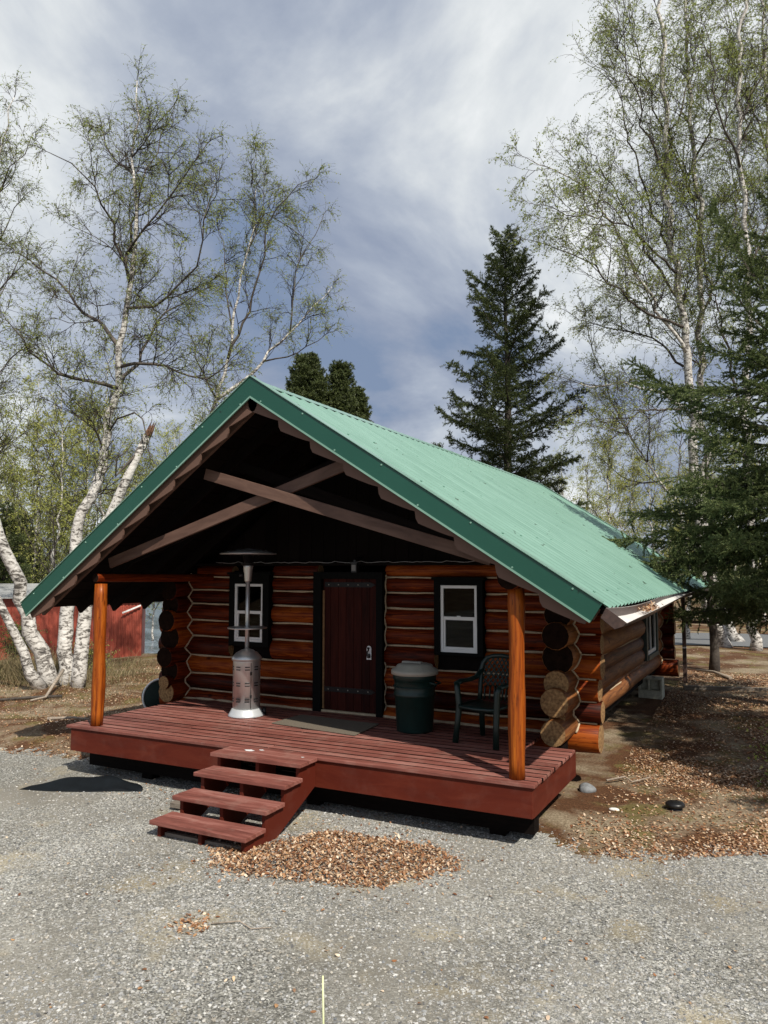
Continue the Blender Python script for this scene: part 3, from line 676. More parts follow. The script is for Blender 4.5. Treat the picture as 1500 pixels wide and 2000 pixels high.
# rake trim (dark green) with folded lip, front and rear
for yy, sg2 in ((RY0-.022, -1), (RY1+.022, 1)):
    for e in (RE, LE):
        ex, ez = e; sl_ = Vector((ex-AP[0], 0, ez-AP[1])).normalized(); nn = Vector((-sl_.z, 0, sl_.x)); nn = nn if nn.z > 0 else -nn; L_ = math.hypot(ex-AP[0], ez-AP[1])
        f_ = MB(); p = Vector((AP[0], yy, AP[1]+.03)); q = Vector((ex, yy, ez+.03))
        hgt = .195; dn = -nn*hgt
        ptop = Vector((AP[0], yy, AP[1]+.035)); pbot = Vector((AP[0], yy, AP[1]+.035-hgt/abs(nn.z)))
        qb = q+dn
        f_.prism([ptop, q, qb, pbot], (0, -.012*sg2*-1 if sg2 < 0 else .012, 0))
        o_ = f_.build('rake_trim', M['roofdark'], cabin, bevel=.002)
        lp = MB(); lp.board(pbot+Vector((0, -.016 if sg2 < 0 else .016, .006)), qb+Vector((0, -.016 if sg2 < 0 else .016, .006)), .018, .018); lp.board(ptop+Vector((0, .03 if sg2 < 0 else -.03, .014)), q+Vector((0, .03 if sg2 < 0 else -.03, .014)), .006, .11)
        lp.build('trim_lip', M['roof'], o_)
        sc_ = MB(); k = int(L_/.55)
        for i in range(k):
            c_ = ptop.lerp(q, (i+.5)/k)+dn*.5+nn*(.07 if i % 2 else -.07)
            sc_.tube([c_+Vector((0, -.018, 0)), c_+Vector((0, .0, 0))], .010, 6)
        if sg2 < 0: sc_.build('trim_screw', M['roof'], o_)
# scalloped board below the trim
for e, flip in ((RE, 1), (LE, -1)):
    ex, ez = e; s0 = Vector((AP[0], RY0+.012, AP[1]-.12)); sl_ = Vector((ex-AP[0], 0, ez-AP[1])); L_ = sl_.length; sl_.normalize(); nn = Vector((-sl_.z, 0, sl_.x)); nn = nn if nn.z > 0 else -nn
    poly_b = []; n_s = 9; per = (L_-.12)/n_s; K = 10
    mb = MB(); b0 = len(mb.v)
    for k in range(n_s*K+1):
        a = k*per/K; ph = (k % K)/K
        # asymmetric wave with a point at its lower end
        dpt = .125+.085*(math.sin(ph*math.pi*.62)**1.6)/(math.sin(.62*math.pi/1.0*.8)**1.6) if True else 0
        if k % K == 0: dpt = .12 if k == 0 else .125
        ph = 1-ph; dpt = .115+.10*ph**.8*(1.0 if ph < .84 else max(0, 1-(ph-.84)/.16))
        top = s0+sl_*a; bot = top-nn*dpt
        mb.v += [tuple(top), tuple(bot), tuple(top+Vector((0, .022, 0))), tuple(bot+Vector((0, .022, 0)))]
        if k:
            i0 = b0+(k-1)*4; i1 = b0+k*4
            mb.face((i0, i1, i1+1, i0+1)); mb.face((i0+2, i0+3, i1+3, i1+2)); mb.face((i0+1, i1+1, i1+3, i0+3)); mb.face((i0, i0+2, i1+2, i1))
    mb.build('scalloped_trim', M['brown'], cabin)
# gable wall above the top log (dark boards)
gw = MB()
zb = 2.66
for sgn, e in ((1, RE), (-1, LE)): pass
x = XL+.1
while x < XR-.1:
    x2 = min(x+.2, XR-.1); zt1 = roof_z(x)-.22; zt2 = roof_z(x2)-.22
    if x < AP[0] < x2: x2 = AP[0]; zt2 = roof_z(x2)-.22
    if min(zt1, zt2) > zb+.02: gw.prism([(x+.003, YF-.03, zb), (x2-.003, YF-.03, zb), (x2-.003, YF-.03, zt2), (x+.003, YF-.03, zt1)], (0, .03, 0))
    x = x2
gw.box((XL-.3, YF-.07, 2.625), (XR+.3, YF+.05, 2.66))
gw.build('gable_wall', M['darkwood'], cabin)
gb = MB()
x = XL+.1
while x < XR-.1:
    x2 = x+.3; zt = min(roof_z(x), roof_z(min(x2, XR)))-.22
    if zt > zb+.02: gb.box((x, YB, zb), (min(x2, XR-.1), YB+.03, zt))
    x = x2
gb.build('gable_wall', M['darkwood'], cabin)
# cross braces under the front gable
def PL(px, py, yy):
    r = cF+cR*((px-750)/FPX)-cU*((py-1000)/FPX); return CAM+r*(yy/r.y)
br = MB(); br.board(PL(402, 926, 7.18), PL(960, 1092, 7.18), .13, .04); br.build('cross_brace', M['brown'], cabin, bevel=.003)
br = MB(); br.board(PL(676, 907, 7.245), PL(215, 1100, 7.245), .13, .04); br.build('cross_brace', M['brown'], cabin, bevel=.003)
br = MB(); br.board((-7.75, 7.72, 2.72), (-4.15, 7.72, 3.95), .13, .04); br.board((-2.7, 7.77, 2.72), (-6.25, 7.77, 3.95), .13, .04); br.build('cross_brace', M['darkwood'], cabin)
# gutter along the right eave, sagging and rolled outward
def gutter():
    g = MB(); prof = [(-.055, .04), (-.05, -.035), (.035, -.045), (.06, .0), (.065, .035)]
    n = 26; rows = []
    for k in range(n+1):
        q = k/n; y_ = 6.78+q*9.9
        sag = -.035*math.sin(q*math.pi*2.2+.3)*(1-q*.5)-.03*(1-q)**2; tilt = R_(-34+26*q+10*math.sin(q*9)); xx = RE[0]+.055+.045*math.exp(-q*4)+.02*math.sin(q*8)
        row = []
        for (a, b_) in prof:
            a *= 1+.75*math.exp(-q*4); b_ *= 1+.3*math.exp(-q*4)
            row.append((xx+a*math.cos(tilt)-b_*math.sin(tilt), y_, RE[1]-.055+sag+a*math.sin(tilt)+b_*math.cos(tilt)))
        rows.append(row)
    m_ = len(prof)
    for r_ in rows: g.v += r_
    for r_ in rows: g.v += [(x+.0, y_, z-.004) for x, y_, z in r_]
    N0 = (n+1)*m_
    for k in range(n):
        for i in range(m_-1):
            a = k*m_+i; g.face((a, a+1, a+m_+1, a+m_), 0); g.face((N0+a, N0+a+m_, N0+a+m_+1, N0+a+1), 1)
        g.face((k*m_+m_-1, N0+k*m_+m_-1, N0+(k+1)*m_+m_-1, (k+1)*m_+m_-1), 0)
    g.face([i for i in range(m_)], 1); g.face([n*m_+i for i in range(m_)][::-1], 1)
    return g.build('gutter', [M['gutter_in'], M['gutter_out']], cabin, fix=False)
gut = gutter()
ds = MB(); ds.box((XR+.55, 16.6, .32), (XR+.62, 16.68, 2.12)); ds.board((XR+.585, 16.64, 2.12), (RE[0]+.05, 16.64, 2.18), .07, .06); ds.build('downspout', M['gutter_out'], gut)
bk = MB(); bk.box((XR+.548, 16.598, 1.0), (XR+.622, 16.682, 1.03)); bk.build('downspout_bracket', M['white'], gut)
hb = MB(); hb.box((XR+.62, 16.62, 1.50), (XR+1.45, 16.68, 1.56)); hb.build('rail', M['gutter_out'], cabin)
# porch lantern and thin cord along the top log
la = MB(); la.box((-5.135, YF-.27, 2.53), (-5.055, YF-.19, 2.65)); la.box((-5.15, YF-.285, 2.65), (-5.04, YF-.175, 2.67)); la.box((-5.11, YF-.25, 2.67), (-5.08, YF-.22, 2.70)); la.board((-5.095, YF-.235, 2.69), (-5.095, YF-.04, 2.74), .02, .02)
lo = la.build('porch_light', M['black'], cabin); lg = MB(); lg.box((-5.125, YF-.274, 2.55), (-5.065, YF-.271, 2.63)); lg.build('light_glass', plain('frosted', (.18, .18, .17), .3), lo)
cdm = MB(); pts = [Vector((-7.6+i*.06, YF-.085, 2.668+.006*math.sin(i*1.1)+(.012 if i % 7 == 0 else 0))) for i in range(85)]; cdm.tube(pts, .005, 5); cdm.build('light_cord', plain('cord', (.25, .25, .25), .6), cabin)
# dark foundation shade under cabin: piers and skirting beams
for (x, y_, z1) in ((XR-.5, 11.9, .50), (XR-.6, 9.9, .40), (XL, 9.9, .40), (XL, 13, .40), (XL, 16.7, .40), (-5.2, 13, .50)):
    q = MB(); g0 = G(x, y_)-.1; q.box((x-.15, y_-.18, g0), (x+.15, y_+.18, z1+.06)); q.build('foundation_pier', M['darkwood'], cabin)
# concrete block pier near the rear corner
gz = G(-2.1, 15)
q = MB(); q.box((-2.33, 14.75, gz-.05), (-1.92, 15.1, gz+.14))
for xx in (-2.33, -2.17, -1.96): q.box((xx, 14.78, gz+.142), (xx+.04, 15.08, gz+.33))
q.box((-2.29, 14.90, gz+.142), (-1.96, 14.94, gz+.328)); q.box((-2.33, 14.76, gz+.332), (-1.92, 15.1, gz+.36))
q.build('block_pier', M['concrete'], cabin, bevel=.006)
qq = MB(); qq.tube([(-2.08, 14.92, gz+.36), (-2.08, 14.92, .62)], .03, 8); qq.build('jack_post', M['iron'], cabin)

# ------------------------------------------------------------------ things on the porch
hp = (-6.41, 8.49)
t_h = thing('patio_heater', 'tall stainless patio heater with round shelf beside the porch window', 'patio heater', (hp[0], hp[1], DZ))
def part(name, mats, par, fn, **k):
    mb = MB(); fn(mb); return mb.build(name, mats, par, **k)
part('base', M['steelbase'], t_h, lambda b: b.lathe([(.24, 0), (.242, .012), (.225, .035), (.20, .08), (.19, .10)], (*hp, DZ), 40))
tank = part('tank_housing', M['steel'], t_h, lambda b: b.lathe([(.182, .10), (.182, .72), (.186, .735)], (*hp, DZ), 40))
part('dome', M['steel'], t_h, lambda b: b.lathe([(.20, .735), (.20, .76), (.185, .79), (.14, .835), (.08, .87), (.03, .885)], (*hp, DZ), 40))
sl_ = MB()
for zz_ in (.20, .235, .41, .445, .62, .655):
    for a in range(-160, 200, 40):
        a0 = R_(a-90); c0, s0 = math.cos(a0), math.sin(a0)
        M4 = Matrix(((-s0, c0, 0, hp[0]+c0*.1825), (c0, s0, 0, hp[1]+s0*.1825), (0, 0, 1, DZ+zz_), (0, 0, 0, 1)))
        sl_.box((-.032, -.003, -.006), (.032, .0035, .006), M=M4)
sl_.build('vent_slot', M['black'], tank)
hd = MB(); a0 = R_(-35)
M4 = Matrix(((-math.sin(a0), math.cos(a0), 0, hp[0]+math.cos(a0)*.183), (math.cos(a0), math.sin(a0), 0, hp[1]+math.sin(a0)*.183), (0, 0, 1, DZ), (0, 0, 0, 1)))
hd.box((-.004, -.001, .11), (.004, .003, .71), M=M4); hd.box((-.012, -.001, .25), (.012, .008, .29), M=M4); hd.box((-.012, -.001, .55), (.012, .008, .59), M=M4); hd.build('housing_door_seam', M['black'], tank)
part('pole', M['steel'], t_h, lambda b: b.tube([(*hp, DZ+.88), (*hp, DZ+1.80)], .029, 20))
part('shelf', M['steel'], t_h, lambda b: b.lathe([(.02, 1.135), (.05, 1.15), (.262, 1.155), (.266, 1.166), (.262, 1.172), (.03, 1.172)], (*hp, DZ), 40))
part('control_head', M['steel'], t_h, lambda b: b.lathe([(.035, 1.78), (.045, 1.80), (.066, 1.98), (.075, 2.0), (.05, 2.005)], (*hp, DZ), 24))
part('burner', M['iron'], t_h, lambda b: b.lathe([(.05, 2.005), (.10, 2.02), (.10, 2.035), (.06, 2.04), (.075, 2.14), (.03, 2.15)], (*hp, DZ), 24))
part('reflector', M['steel'], t_h, lambda b: b.lathe([(.38, 2.155), (.385, 2.165), (.28, 2.195), (.12, 2.225), (.02, 2.235)], (*hp, DZ), 40))
part('wheel', M['black'], t_h, lambda b: b.tube([(hp[0]+.16, hp[1]+.14, DZ+.05), (hp[0]+.20, hp[1]+.17, DZ+.05)], .05, 16))
part('knob', M['black'], t_h, lambda b: b.tube([(hp[0]-.06, hp[1]-.04, DZ+1.87), (hp[0]-.10, hp[1]-.06, DZ+1.87)], .018, 10))

cp = (-3.985, 8.63)
t_c = thing('trash_can', 'dark green trash can with pale grey lid between the door and the chair', 'trash can', (*cp, DZ))
def can_body(b, r0=.215, r1=.25, h=.70, c=(*cp, DZ)):
    b.lathe([(r0, 0), (r0+.006, .015), (r0+.028, h*.60), (r0+.040, h*.61), (r0+.040, h*.65), (r0+.034, h*.66), (r1, h-.09), (r1+.014, h-.085), (r1+.016, h-.02), (r1+.01, h)], c, 40)
part('body', M['greencan'], t_c, can_body)
part('rib', M['greencan'], t_c, lambda b: [b.lathe([(.241+q*.004, .43+q*.02), (.251+q*.004, .435+q*.02), (.241+q*.004, .44+q*.02)], (*cp, DZ), 40) for q in (0, 5)])
part('lid', M['greylid'], t_c, lambda b: b.lathe([(.27, .675), (.286, .68), (.29, .72), (.28, .735), (.23, .76), (.215, .79), (.15, .81), (.02, .812)], (*cp, DZ), 48))
part('lid_grip', M['greylid'], t_c, lambda b: b.box((cp[0]-.16, cp[1]-.035, DZ+.80), (cp[0]+.10, cp[1]+.035, DZ+.828)), bevel=.01)
part('side_handle', M['greencan'], t_c, lambda b: b.tube([(cp[0]+.23, cp[1]-.10, DZ+.60), (cp[0]+.31, cp[1]-.09, DZ+.58), (cp[0]+.31, cp[1]+.07, DZ+.58), (cp[0]+.23, cp[1]+.08, DZ+.60)], .012, 8))

# plastic armchair
t_ch = thing('plastic_chair', 'dark green plastic armchair with lattice back behind the right porch post', 'chair', (-2.98, 8.42, DZ), R_(-14))
def chp(name, fn, par=None, **k):
    mb = MB(); fn(mb); return mb.build(name, M['chair'], par or t_ch, world=False, **k)
for sx_ in (-1, 1):
    chp('leg', lambda b: b.tube([(sx_*.27, -.25, 0), (sx_*.255, -.22, .25), (sx_*.25, -.20, .42), (sx_*.27, -.21, .60), (sx_*.285, -.19, .655)], [.036, .034, .038, .034, .034], 8))
    chp('leg', lambda b: b.tube([(sx_*.25, .27, 0), (sx_*.225, .22, .25), (sx_*.21, .17, .42)], [.032, .034, .038], 8))
    chp('armrest', lambda b: b.tube([(sx_*.285, -.20, .65), (sx_*.295, -.10, .665), (sx_*.29, .05, .665), (sx_*.26, .17, .69), (sx_*.225, .235, .78)], [.04, .044, .042, .04, .034], 8, flat=.6))
def seat(b):
    n = 9
    for i in range(n):
        for j in range(n):
            x = -.235+.47*i/(n-1); y_ = -.24+.44*j/(n-1); z = .425-.02*math.cos(x*5)*math.cos((y_+.02)*5)+.012*(y_ < -.2)*-2
            b.v.append((x, y_, z))
    for i in range(n-1):
        for j in range(n-1): b.face((i*n+j, (i+1)*n+j, (i+1)*n+j+1, i*n+j+1), 0, None, True)
so_ = chp('seat', seat, fix=False); md = so_.modifiers.new('s', 'SOLIDIFY'); md.thickness = .022; md.offset = -1
chp('seat_rim', lambda b: b.tube([(-.245, .2, .42), (-.25, -.2, .415), (-.2, -.255, .405), (0, -.265, .40), (.2, -.255, .405), (.25, -.2, .415), (.245, .2, .42)], .02, 8))
def bk_pt(u, v_):   # u -1..1 across, v 0..1 up
    wv_ = .205+.04*v_-.05*max(0, v_-.75)*4*.6
    return Vector((u*wv_, .20+.11*v_-.05*(1-u*u)*.4*-1-.05*abs(u)**2, .44+.50*v_*(1-.10*abs(u)**3)))
chp('back_frame', lambda b: b.tube([bk_pt(-1, v_) for v_ in (0, .25, .5, .75, .9)]+[bk_pt(u, 1) for u in (-.85, -.5, 0, .5, .85)]+[bk_pt(1, v_) for v_ in (.9, .75, .5, .25, 0)], .027, 8))
def lat(b):
    for k in range(-7, 9):
        for sg3 in (1, -1):
            pts = []
            for j in range(11):
                v_ = .30+.70*j/10; u = (k*.26+sg3*(v_-.6)*1.6)
                if abs(u) < .98: pts.append(bk_pt(u, v_)+Vector((0, .002*sg3, 0)))
            if len(pts) > 2: b.tube(pts, .0105, 5)
    for k in range(-3, 4): b.tube([bk_pt(k*.26, v_) for v_ in (0, .1, .2, .32)], .017, 6, flat=.5)
chp('back_lattice', lat)
mt = MB(); mt.v = [(-5.76, 8.16, DZ+.004), (-4.47, 8.0, DZ+.004), (-4.52, 8.72, DZ+.004), (-5.74, 8.80, DZ+.004)]; mt.v += [(a, b_, DZ+.016) for a, b_, _ in mt.v[:4]]
for q_ in ((3, 2, 1, 0), (4, 5, 6, 7), (0, 1, 5, 4), (1, 2, 6, 5), (2, 3, 7, 6), (3, 0, 4, 7)): mt.face(q_)
props(mt.build('door_mat', M['mat'], None, bevel=.003), 'grey brown door mat lying on the red deck', 'door mat')
dr = MB()
for (cx_, cy_, s_) in ((-5.13, 6.86, 1.0), (-5.02, 6.93, .5), (-4.45, 6.86, .3)):
    dr.prism([(cx_+s_*.06*math.cos(a)*(1+.3*math.sin(a*5)), cy_+s_*.03*math.sin(a)*(1+.3*math.cos(a*4)), DZ+.0035) for a in np.arange(0, 6.2, .5)], (0, 0, .001))
props(dr.build('paint_drip', M['white'], stairs))
# green drum lying behind the left corner logs
t_d = thing('drum', 'green plastic drum with a white rim lying behind the left corner logs', 'drum', (-9.35, 10.0, G(-9.35, 10.0)))
dc = Vector((-9.42, 10.05, G(-9.35, 10.0)+.30)); ax = Vector((.80, -.60, .12)).normalized()
part('body', M['greencan'], t_d, lambda b: b.tube([dc-ax*.40, dc-ax*.38, dc-ax*.1, dc+ax*.18, dc+ax*.2], [.20, .235, .27, .29, .29], 28))
def rim(b):
    u_ = ax.cross(Vector((0, 0, 1))).normalized(); v_ = ax.cross(u_); b.tube([dc+ax*.205+(u_*math.cos(a)+v_*math.sin(a))*.295 for a in np.linspace(0, 2*math.pi, 33)], .016, 8, caps=False)
part('rim', M['white'], t_d, rim)

# ------------------------------------------------------------------ red shed by the lake
sh = thing('shed', 'low red corrugated metal shed with pale roof beyond the birches', 'shed', (-20, 17.6, G(-20, 17.6)))
SB_ = Vector((-18.75, 19.15, 0)); SA = SB_-Vector((.735, .68, 0))*5.9; sd_ = (SB_-SA); SLn = sd_.length; sd_.normalize(); sn_ = Vector((sd_.y, -sd_.x, 0))
zb_, zt_ = -.55, 1.74
wl = []; u = 0.0
while u < SLn:
    fine = u > SLn*.62; pitch_ = .11 if fine else .28; dep = .022 if fine else .02
    for a, h in ((0, 0), (.35, 0), (.45, dep), (.9, dep)) if fine else ((0, 0), (.82, 0), (.88, dep), (.96, dep)): wl.append((min(u+a*pitch_, SLn), h))
    u += pitch_
Vs = []
for u, h in wl: p = SA+sd_*u+sn_*h; Vs += [(p.x, p.y, zb_), (p.x, p.y, zt_)]
Fs = [(2*i, 2*i+2, 2*i+3, 2*i+1) for i in range(len(wl)-1)]
npmesh('front_wall', np.array(Vs), Fs, M['redmetal'], sh)
def shp(u, v_, z): p = SA+sd_*u-sn_*v_; return (p.x, p.y, z)
q = MB()
for (u0, v0, u1, v1) in ((0, .01, 0, 4), (SLn, .01, SLn, 4), (0, 4, SLn, 4)):
    b = len(q.v); q.v += [shp(u0, v0, zb_), shp(u1, v1, zb_), shp(u1, v1, zt_), shp(u0, v0, zt_)]; q.face((b, b+1, b+2, b+3))
for uu in (0, SLn): b = len(q.v); q.v += [shp(uu, .01, zt_), shp(uu, 4, zt_), shp(uu, 2, zt_+.30)]; q.face((b, b+1, b+2))
q.build('side_wall', M['redmetal'], sh)
q = MB()
for v0, v1, z0, z1 in ((-.25, 2, zt_-.06, zt_+.34), (4.25, 2, zt_-.06, zt_+.34)):
    q.prism([shp(-.2, v0, z0), shp(-.2, v1, z1), shp(-.2, v1, z1+.04), shp(-.2, v0, z0+.04)], tuple(sd_*(SLn+.35)))
q.build('roof', plain('shed_roof', (.30, .31, .31), .6, nscale=3, namt=.2), sh)
q = MB(); q.board(shp(SLn-.05, -.10, 1.42), shp(SLn-.62, -.16, 1.18), .05, .03); q.build('bracket', M['white'], sh)

# ------------------------------------------------------------------ yard things
def rock(name, c, s_, m, label, cat, seed=1, group=None):
    r = random.Random(seed); bm = bmesh.new(); bmesh.ops.create_icosphere(bm, subdivisions=3, radius=1)
    for v_ in bm.verts:
        n_ = 1+.12*math.sin(v_.co.x*3+seed)+.1*math.sin(v_.co.y*4+seed*2)+r.uniform(-.02, .02); v_.co = Vector((v_.co.x*s_[0]*n_, v_.co.y*s_[1]*n_, v_.co.z*s_[2]*n_))
    me = bpy.data.meshes.new(name); bm.to_mesh(me); bm.free(); me.materials.append(m)
    for p in me.polygons: p.use_smooth = True
    o = link(name, me); o.location = c; return props(o, label, cat, group)
rock('rock', (-2.03, 9.12, G(-2.03, 9.12)+.02), (.10, .08, .065), M['stone'], 'round grey rock on the dirt beside the deck corner', 'rock', 3)
rock('rock', (-1.62, 8.52, G(-1.62, 8.52)+.005), (.05, .035, .02), M['gutter_in'], 'small pale flat stone on the dirt right of the deck', 'rock', 5)
for i, (px, py, d_, s_, lb) in enumerate([(345, 1555, 0, .0, ''), ]): pass
# pale board lying behind the steps
q = MB(); q.box((-.17, -.05, -.02), (.17, .05, .035)); o = q.build('board', M['greybeam'], None, bevel=.004); o.location = (-5.72, 6.55, .035); o.rotation_euler = (0, .05, R_(8)); props(o, 'short weathered board lying on gravel left of the steps', 'board')
# drain cap
t_ = thing('drain_cap', 'round black drain cap in the leaf litter right of the deck', 'drain cap', (-1.045, 8.80, G(-1.045, 8.8)))
zc = G(-1.045, 8.8)
part('pipe', M['black'], t_, lambda b: b.lathe([(.075, -.05), (.075, .035)], (-1.045, 8.80, zc), 24)); part('cap', M['black'], t_, lambda b: b.lathe([(.09, .03), (.098, .035), (.098, .06), (.085, .072), (.02, .076)], (-1.045, 8.80, zc), 28))
# long timber edging in the yard
q = MB(); a = Vector((-1.70, 16.1, 0)); b_ = Vector((3.2, 17.3, 0)); a.z = G(a.x, a.y)+.03; b_.z = G(b_.x, b_.y)+.03; q.board(a, b_, .11, .10)
props(q.build('timber_edging', M['greybeam'], None, bevel=.006), 'long dark landscape timber lying across the yard', 'timber')
# stake
t_ = MB(); zs = G(-2.18, 3.585); t_.tube([(-2.180, 3.585, zs-.05), (-2.184, 3.585, .2), (-2.190, 3.587, .438)], [.006, .0055, .005], 8); props(t_.build('marker_stake', M['yellow']), 'thin pale yellow marker stake standing in the foreground gravel', 'stake')
# tarp
nU, nV = 24, 10; Vt = []
for j in range(nV+1):
    for i in range(nU+1):
        u = i/nU; v_ = j/nV; x = -8.0+1.35*u; y_ = 6.30+.55*u+(.02+.42*math.sin(math.pi*min(1, u*.9+.1))**.7)*(v_-.15)
        z = G(x, y_)+.012+.10*math.exp(-((v_-.65)/.35)**2)*math.sin(math.pi*u)**.8+.012*math.sin(u*17+v_*5)
        if j == 0 or i == 0: z = G(x, y_)+.004
        Vt.append((x, y_, z))
Ft = [(j*(nU+1)+i, j*(nU+1)+i+1, (j+1)*(nU+1)+i+1, (j+1)*(nU+1)+i) for j in range(nV) for i in range(nU)]
o = npmesh('tarp', np.array(Vt), Ft, M['tarp'], smooth=True); md = o.modifiers.new('s', 'SOLIDIFY'); md.thickness = .006; props(o, 'piece of black plastic tarp lying on gravel left of the deck', 'tarp')

# sticks and roots
def stick(pts, r, label, name='stick', m=None, group=None, cat='stick'):
    q = MB(); P_ = [Vector((x, y_, G(x, y_)+z)) for x, y_, z in pts]; q.tube(P_, [r*(1-.5*i/(len(P_)-1)) for i in range(len(P_))], 7, wob=.15); return props(q.build(name, m or M['stick']), label, cat, group)
stick([(-1.9, 9.55, .04), (-1.72, 9.75, .06), (-1.62, 9.68, .03), (-1.45, 9.9, .05)], .012, 'crooked pale stick beside the bottom logs')
stick([(-.95, 17.9, .04), (-1.3, 18.4, .07), (-1.7, 18.9, .04)], .04, 'short thick stick lying on the moss beyond the timber')
stick([(-12.4, 10.6, .05), (-12.8, 10.0, .04), (-12.9, 9.6, .05), (-13.3, 9.1, .03), (-13.4, 8.6, .02)], .03, 'long grey root running across the slope below the birches', 'root', m=M['bark_spruce'], cat='root')
stick([(-13.1, 11.2, .35), (-12.8, 10.7, .16), (-12.5, 10.3, .06), (-12.4, 9.9, .03)], .035, 'pale split branch leaning against the birch clump', 'broken_branch', cat='branch')
stick([(-3.72, 4.55, .012), (-3.55, 4.66, .02), (-3.42, 4.62, .01), (-3.3, 4.70, .012)], .006, 'thin brown twig on the foreground gravel')
stick([(-10.5, 8.7, .03), (-10.2, 8.95, .05), (-9.9, 9.0, .03)], .025, 'short grey stick on the dirt slope left of the deck')

# ------------------------------------------------------------------ leaves on the ground
def leaves(name, P, size, m, label, lift=.003, tilt=.22, kind='stuff', zf=None):
    n = len(P); P = np.asarray(P)
    o = np.array([(-1, 0, 0), (-.35, .55, .12), (.45, .5, .10), (1.1, 0, -.05), (.45, -.5, .10), (-.35, -.55, .12)], float)
    F = np.array([(0, 5, 1), (1, 5, 4), (1, 4, 2), (2, 4, 3)])
    B = np.repeat(o[None], n, 0); B[..., 2] *= rng.uniform(-2.5, 3.5, (n, 1)); B *= (size*rng.uniform(.55, 1.25, (n, 1)))[..., None]
    a = rng.uniform(0, 6.283, n); tx = rng.normal(0, tilt, n); ty = rng.normal(0, tilt, n)
    ca, sa = np.cos(a)[:, None], np.sin(a)[:, None]; X = B[..., 0]*ca-B[..., 1]*sa; Y = B[..., 0]*sa+B[..., 1]*ca
    Z = B[..., 2]+X*tx[:, None]+Y*ty[:, None]
    z = np.array([(zf or G)(x, y) for x, y in P])+lift
    Z = Z-Z.min(1, keepdims=True)+z[:, None]
    VV = np.stack([X+P[:, :1], Y+P[:, 1:2], Z], -1).reshape(-1, 3); FF = (F[None]+(np.arange(n)*6)[:, None, None]).reshape(-1, 3)
    return props(npmesh(name, VV, FF, m), label, kind=kind)
# pile in front of the steps
def pile_f(x, y):
    u = (x+3.62)/1.02; v_ = (y-6.12-.25*(x+3.62)*.9)/.62
    if x < -3.9: v_ += (-3.9-x)*.5
    return 1-(u*u+v_*v_)+.30*wav(x*1.7, y*1.7, 2.2)+.12*wav(x*5, y*5, 2.)
pp = []; zl = []
while len(pp) < 8500:
    x = random.uniform(-4.9, -2.4); y_ = random.uniform(5.1, 7.1); f_ = pile_f(x, y_)
    if (f_ > 0 and random.random() < .35+f_*2.5) or random.random() < .10*math.exp(f_*2.2): pp.append((x, y_))
def pile_z(x, y): f_ = max(0, pile_f(x, y)); return G(x, y)+random.random()**1.5*min(.032, .05*f_)
leaves('leaf_pile', pp, .0155, M['deadleaf'], 'raked pile of brown dead leaves in front of the steps', zf=pile_z, tilt=.35)
pp = []
def litter(n, xr, yr, dens):
    c_ = 0
    while c_ < n:
        x = random.uniform(*xr); y_ = random.uniform(*yr)
        if (XL < x < XR and y_ > 8.6) : continue
        if random.random() < dens(x, y_): pp.append((x, y_)); c_ += 1
litter(60000, (-1.9, 1.6), (7.2, 19), lambda x, y: (0 if y < gravel_edge(x)-.1 else 1)*(.22+.78*smooth(.36, .62, .5+.5*wav(x*1.2+3, y*1.1, 1.1)))*(.30+.70*smooth(-1.9, -.7, x+.12*(y-9))))
litter(40000, (-18, -7.9), (7.2, 18), lambda x, y: (0 if y < gravel_edge(x)-.15 else 1)*(.35+.65*smooth(.40, .6, .5+.5*wav(x*1.1, y*1.2, 1.4))))
litter(2500, (-6, 6), (16, 26), lambda x, y: .5)
litter(350, (-9, .5), (3.0, 8), lambda x, y: 1 if y < gravel_edge(x) else 0)
litter(120, (-4.0, -3.55), (4.25, 4.7), lambda x, y: math.exp(-((x+3.85)**2+(y-4.5)**2)*60))
litter(420, (-1.55, -.95), (7.2, 8.2), lambda x, y: 1)
litter(500, (-7.9, -2.2), (6.6, 9), lambda x, y: .4)
leaves('leaf_litter', pp, .0165, M['deadleaf'], 'scattered brown dead leaves on the ground')

# ------------------------------------------------------------------ vegetation engines (numpy)
def grow(P0, D, Ln, nseg, wig, grav, rg):
    n = len(P0); pts = np.zeros((n, nseg+1, 3)); pts[:, 0] = P0; D = D.copy(); cur = P0.copy()
    for s in range(nseg):
        D += rg.normal(0, wig, (n, 3)); D[:, 2] += grav if np.isscalar(grav) else grav[:, None][:, 0]
        D /= np.linalg.norm(D, axis=1, keepdims=True)+1e-9; cur = cur+D*(Ln/nseg)[:, None]; pts[:, s+1] = cur
    return pts
def children(polys, n, t0, t1, ang, rg, upb=0.):
    N_, S, _ = polys.shape; i = rg.integers(0, N_, n); t = rg.uniform(t0, t1, n)*(S-1); k = np.minimum(t.astype(int), S-2); f_ = (t-k)[:, None]
    a = polys[i, k]; b = polys[i, k+1]; pos = a*(1-f_)+b*f_; d = b-a; d /= np.linalg.norm(d, axis=1, keepdims=True)+1e-9
    r = rg.normal(0, 1, (n, 3)); r[:, 2] += upb; r -= d*(r*d).sum(1, keepdims=True); r /= np.linalg.norm(r, axis=1, keepdims=True)+1e-9
    an = rg.normal(ang, .15, n)[:, None]; return pos, d*np.cos(an)+r*np.sin(an), t/(S-1), i
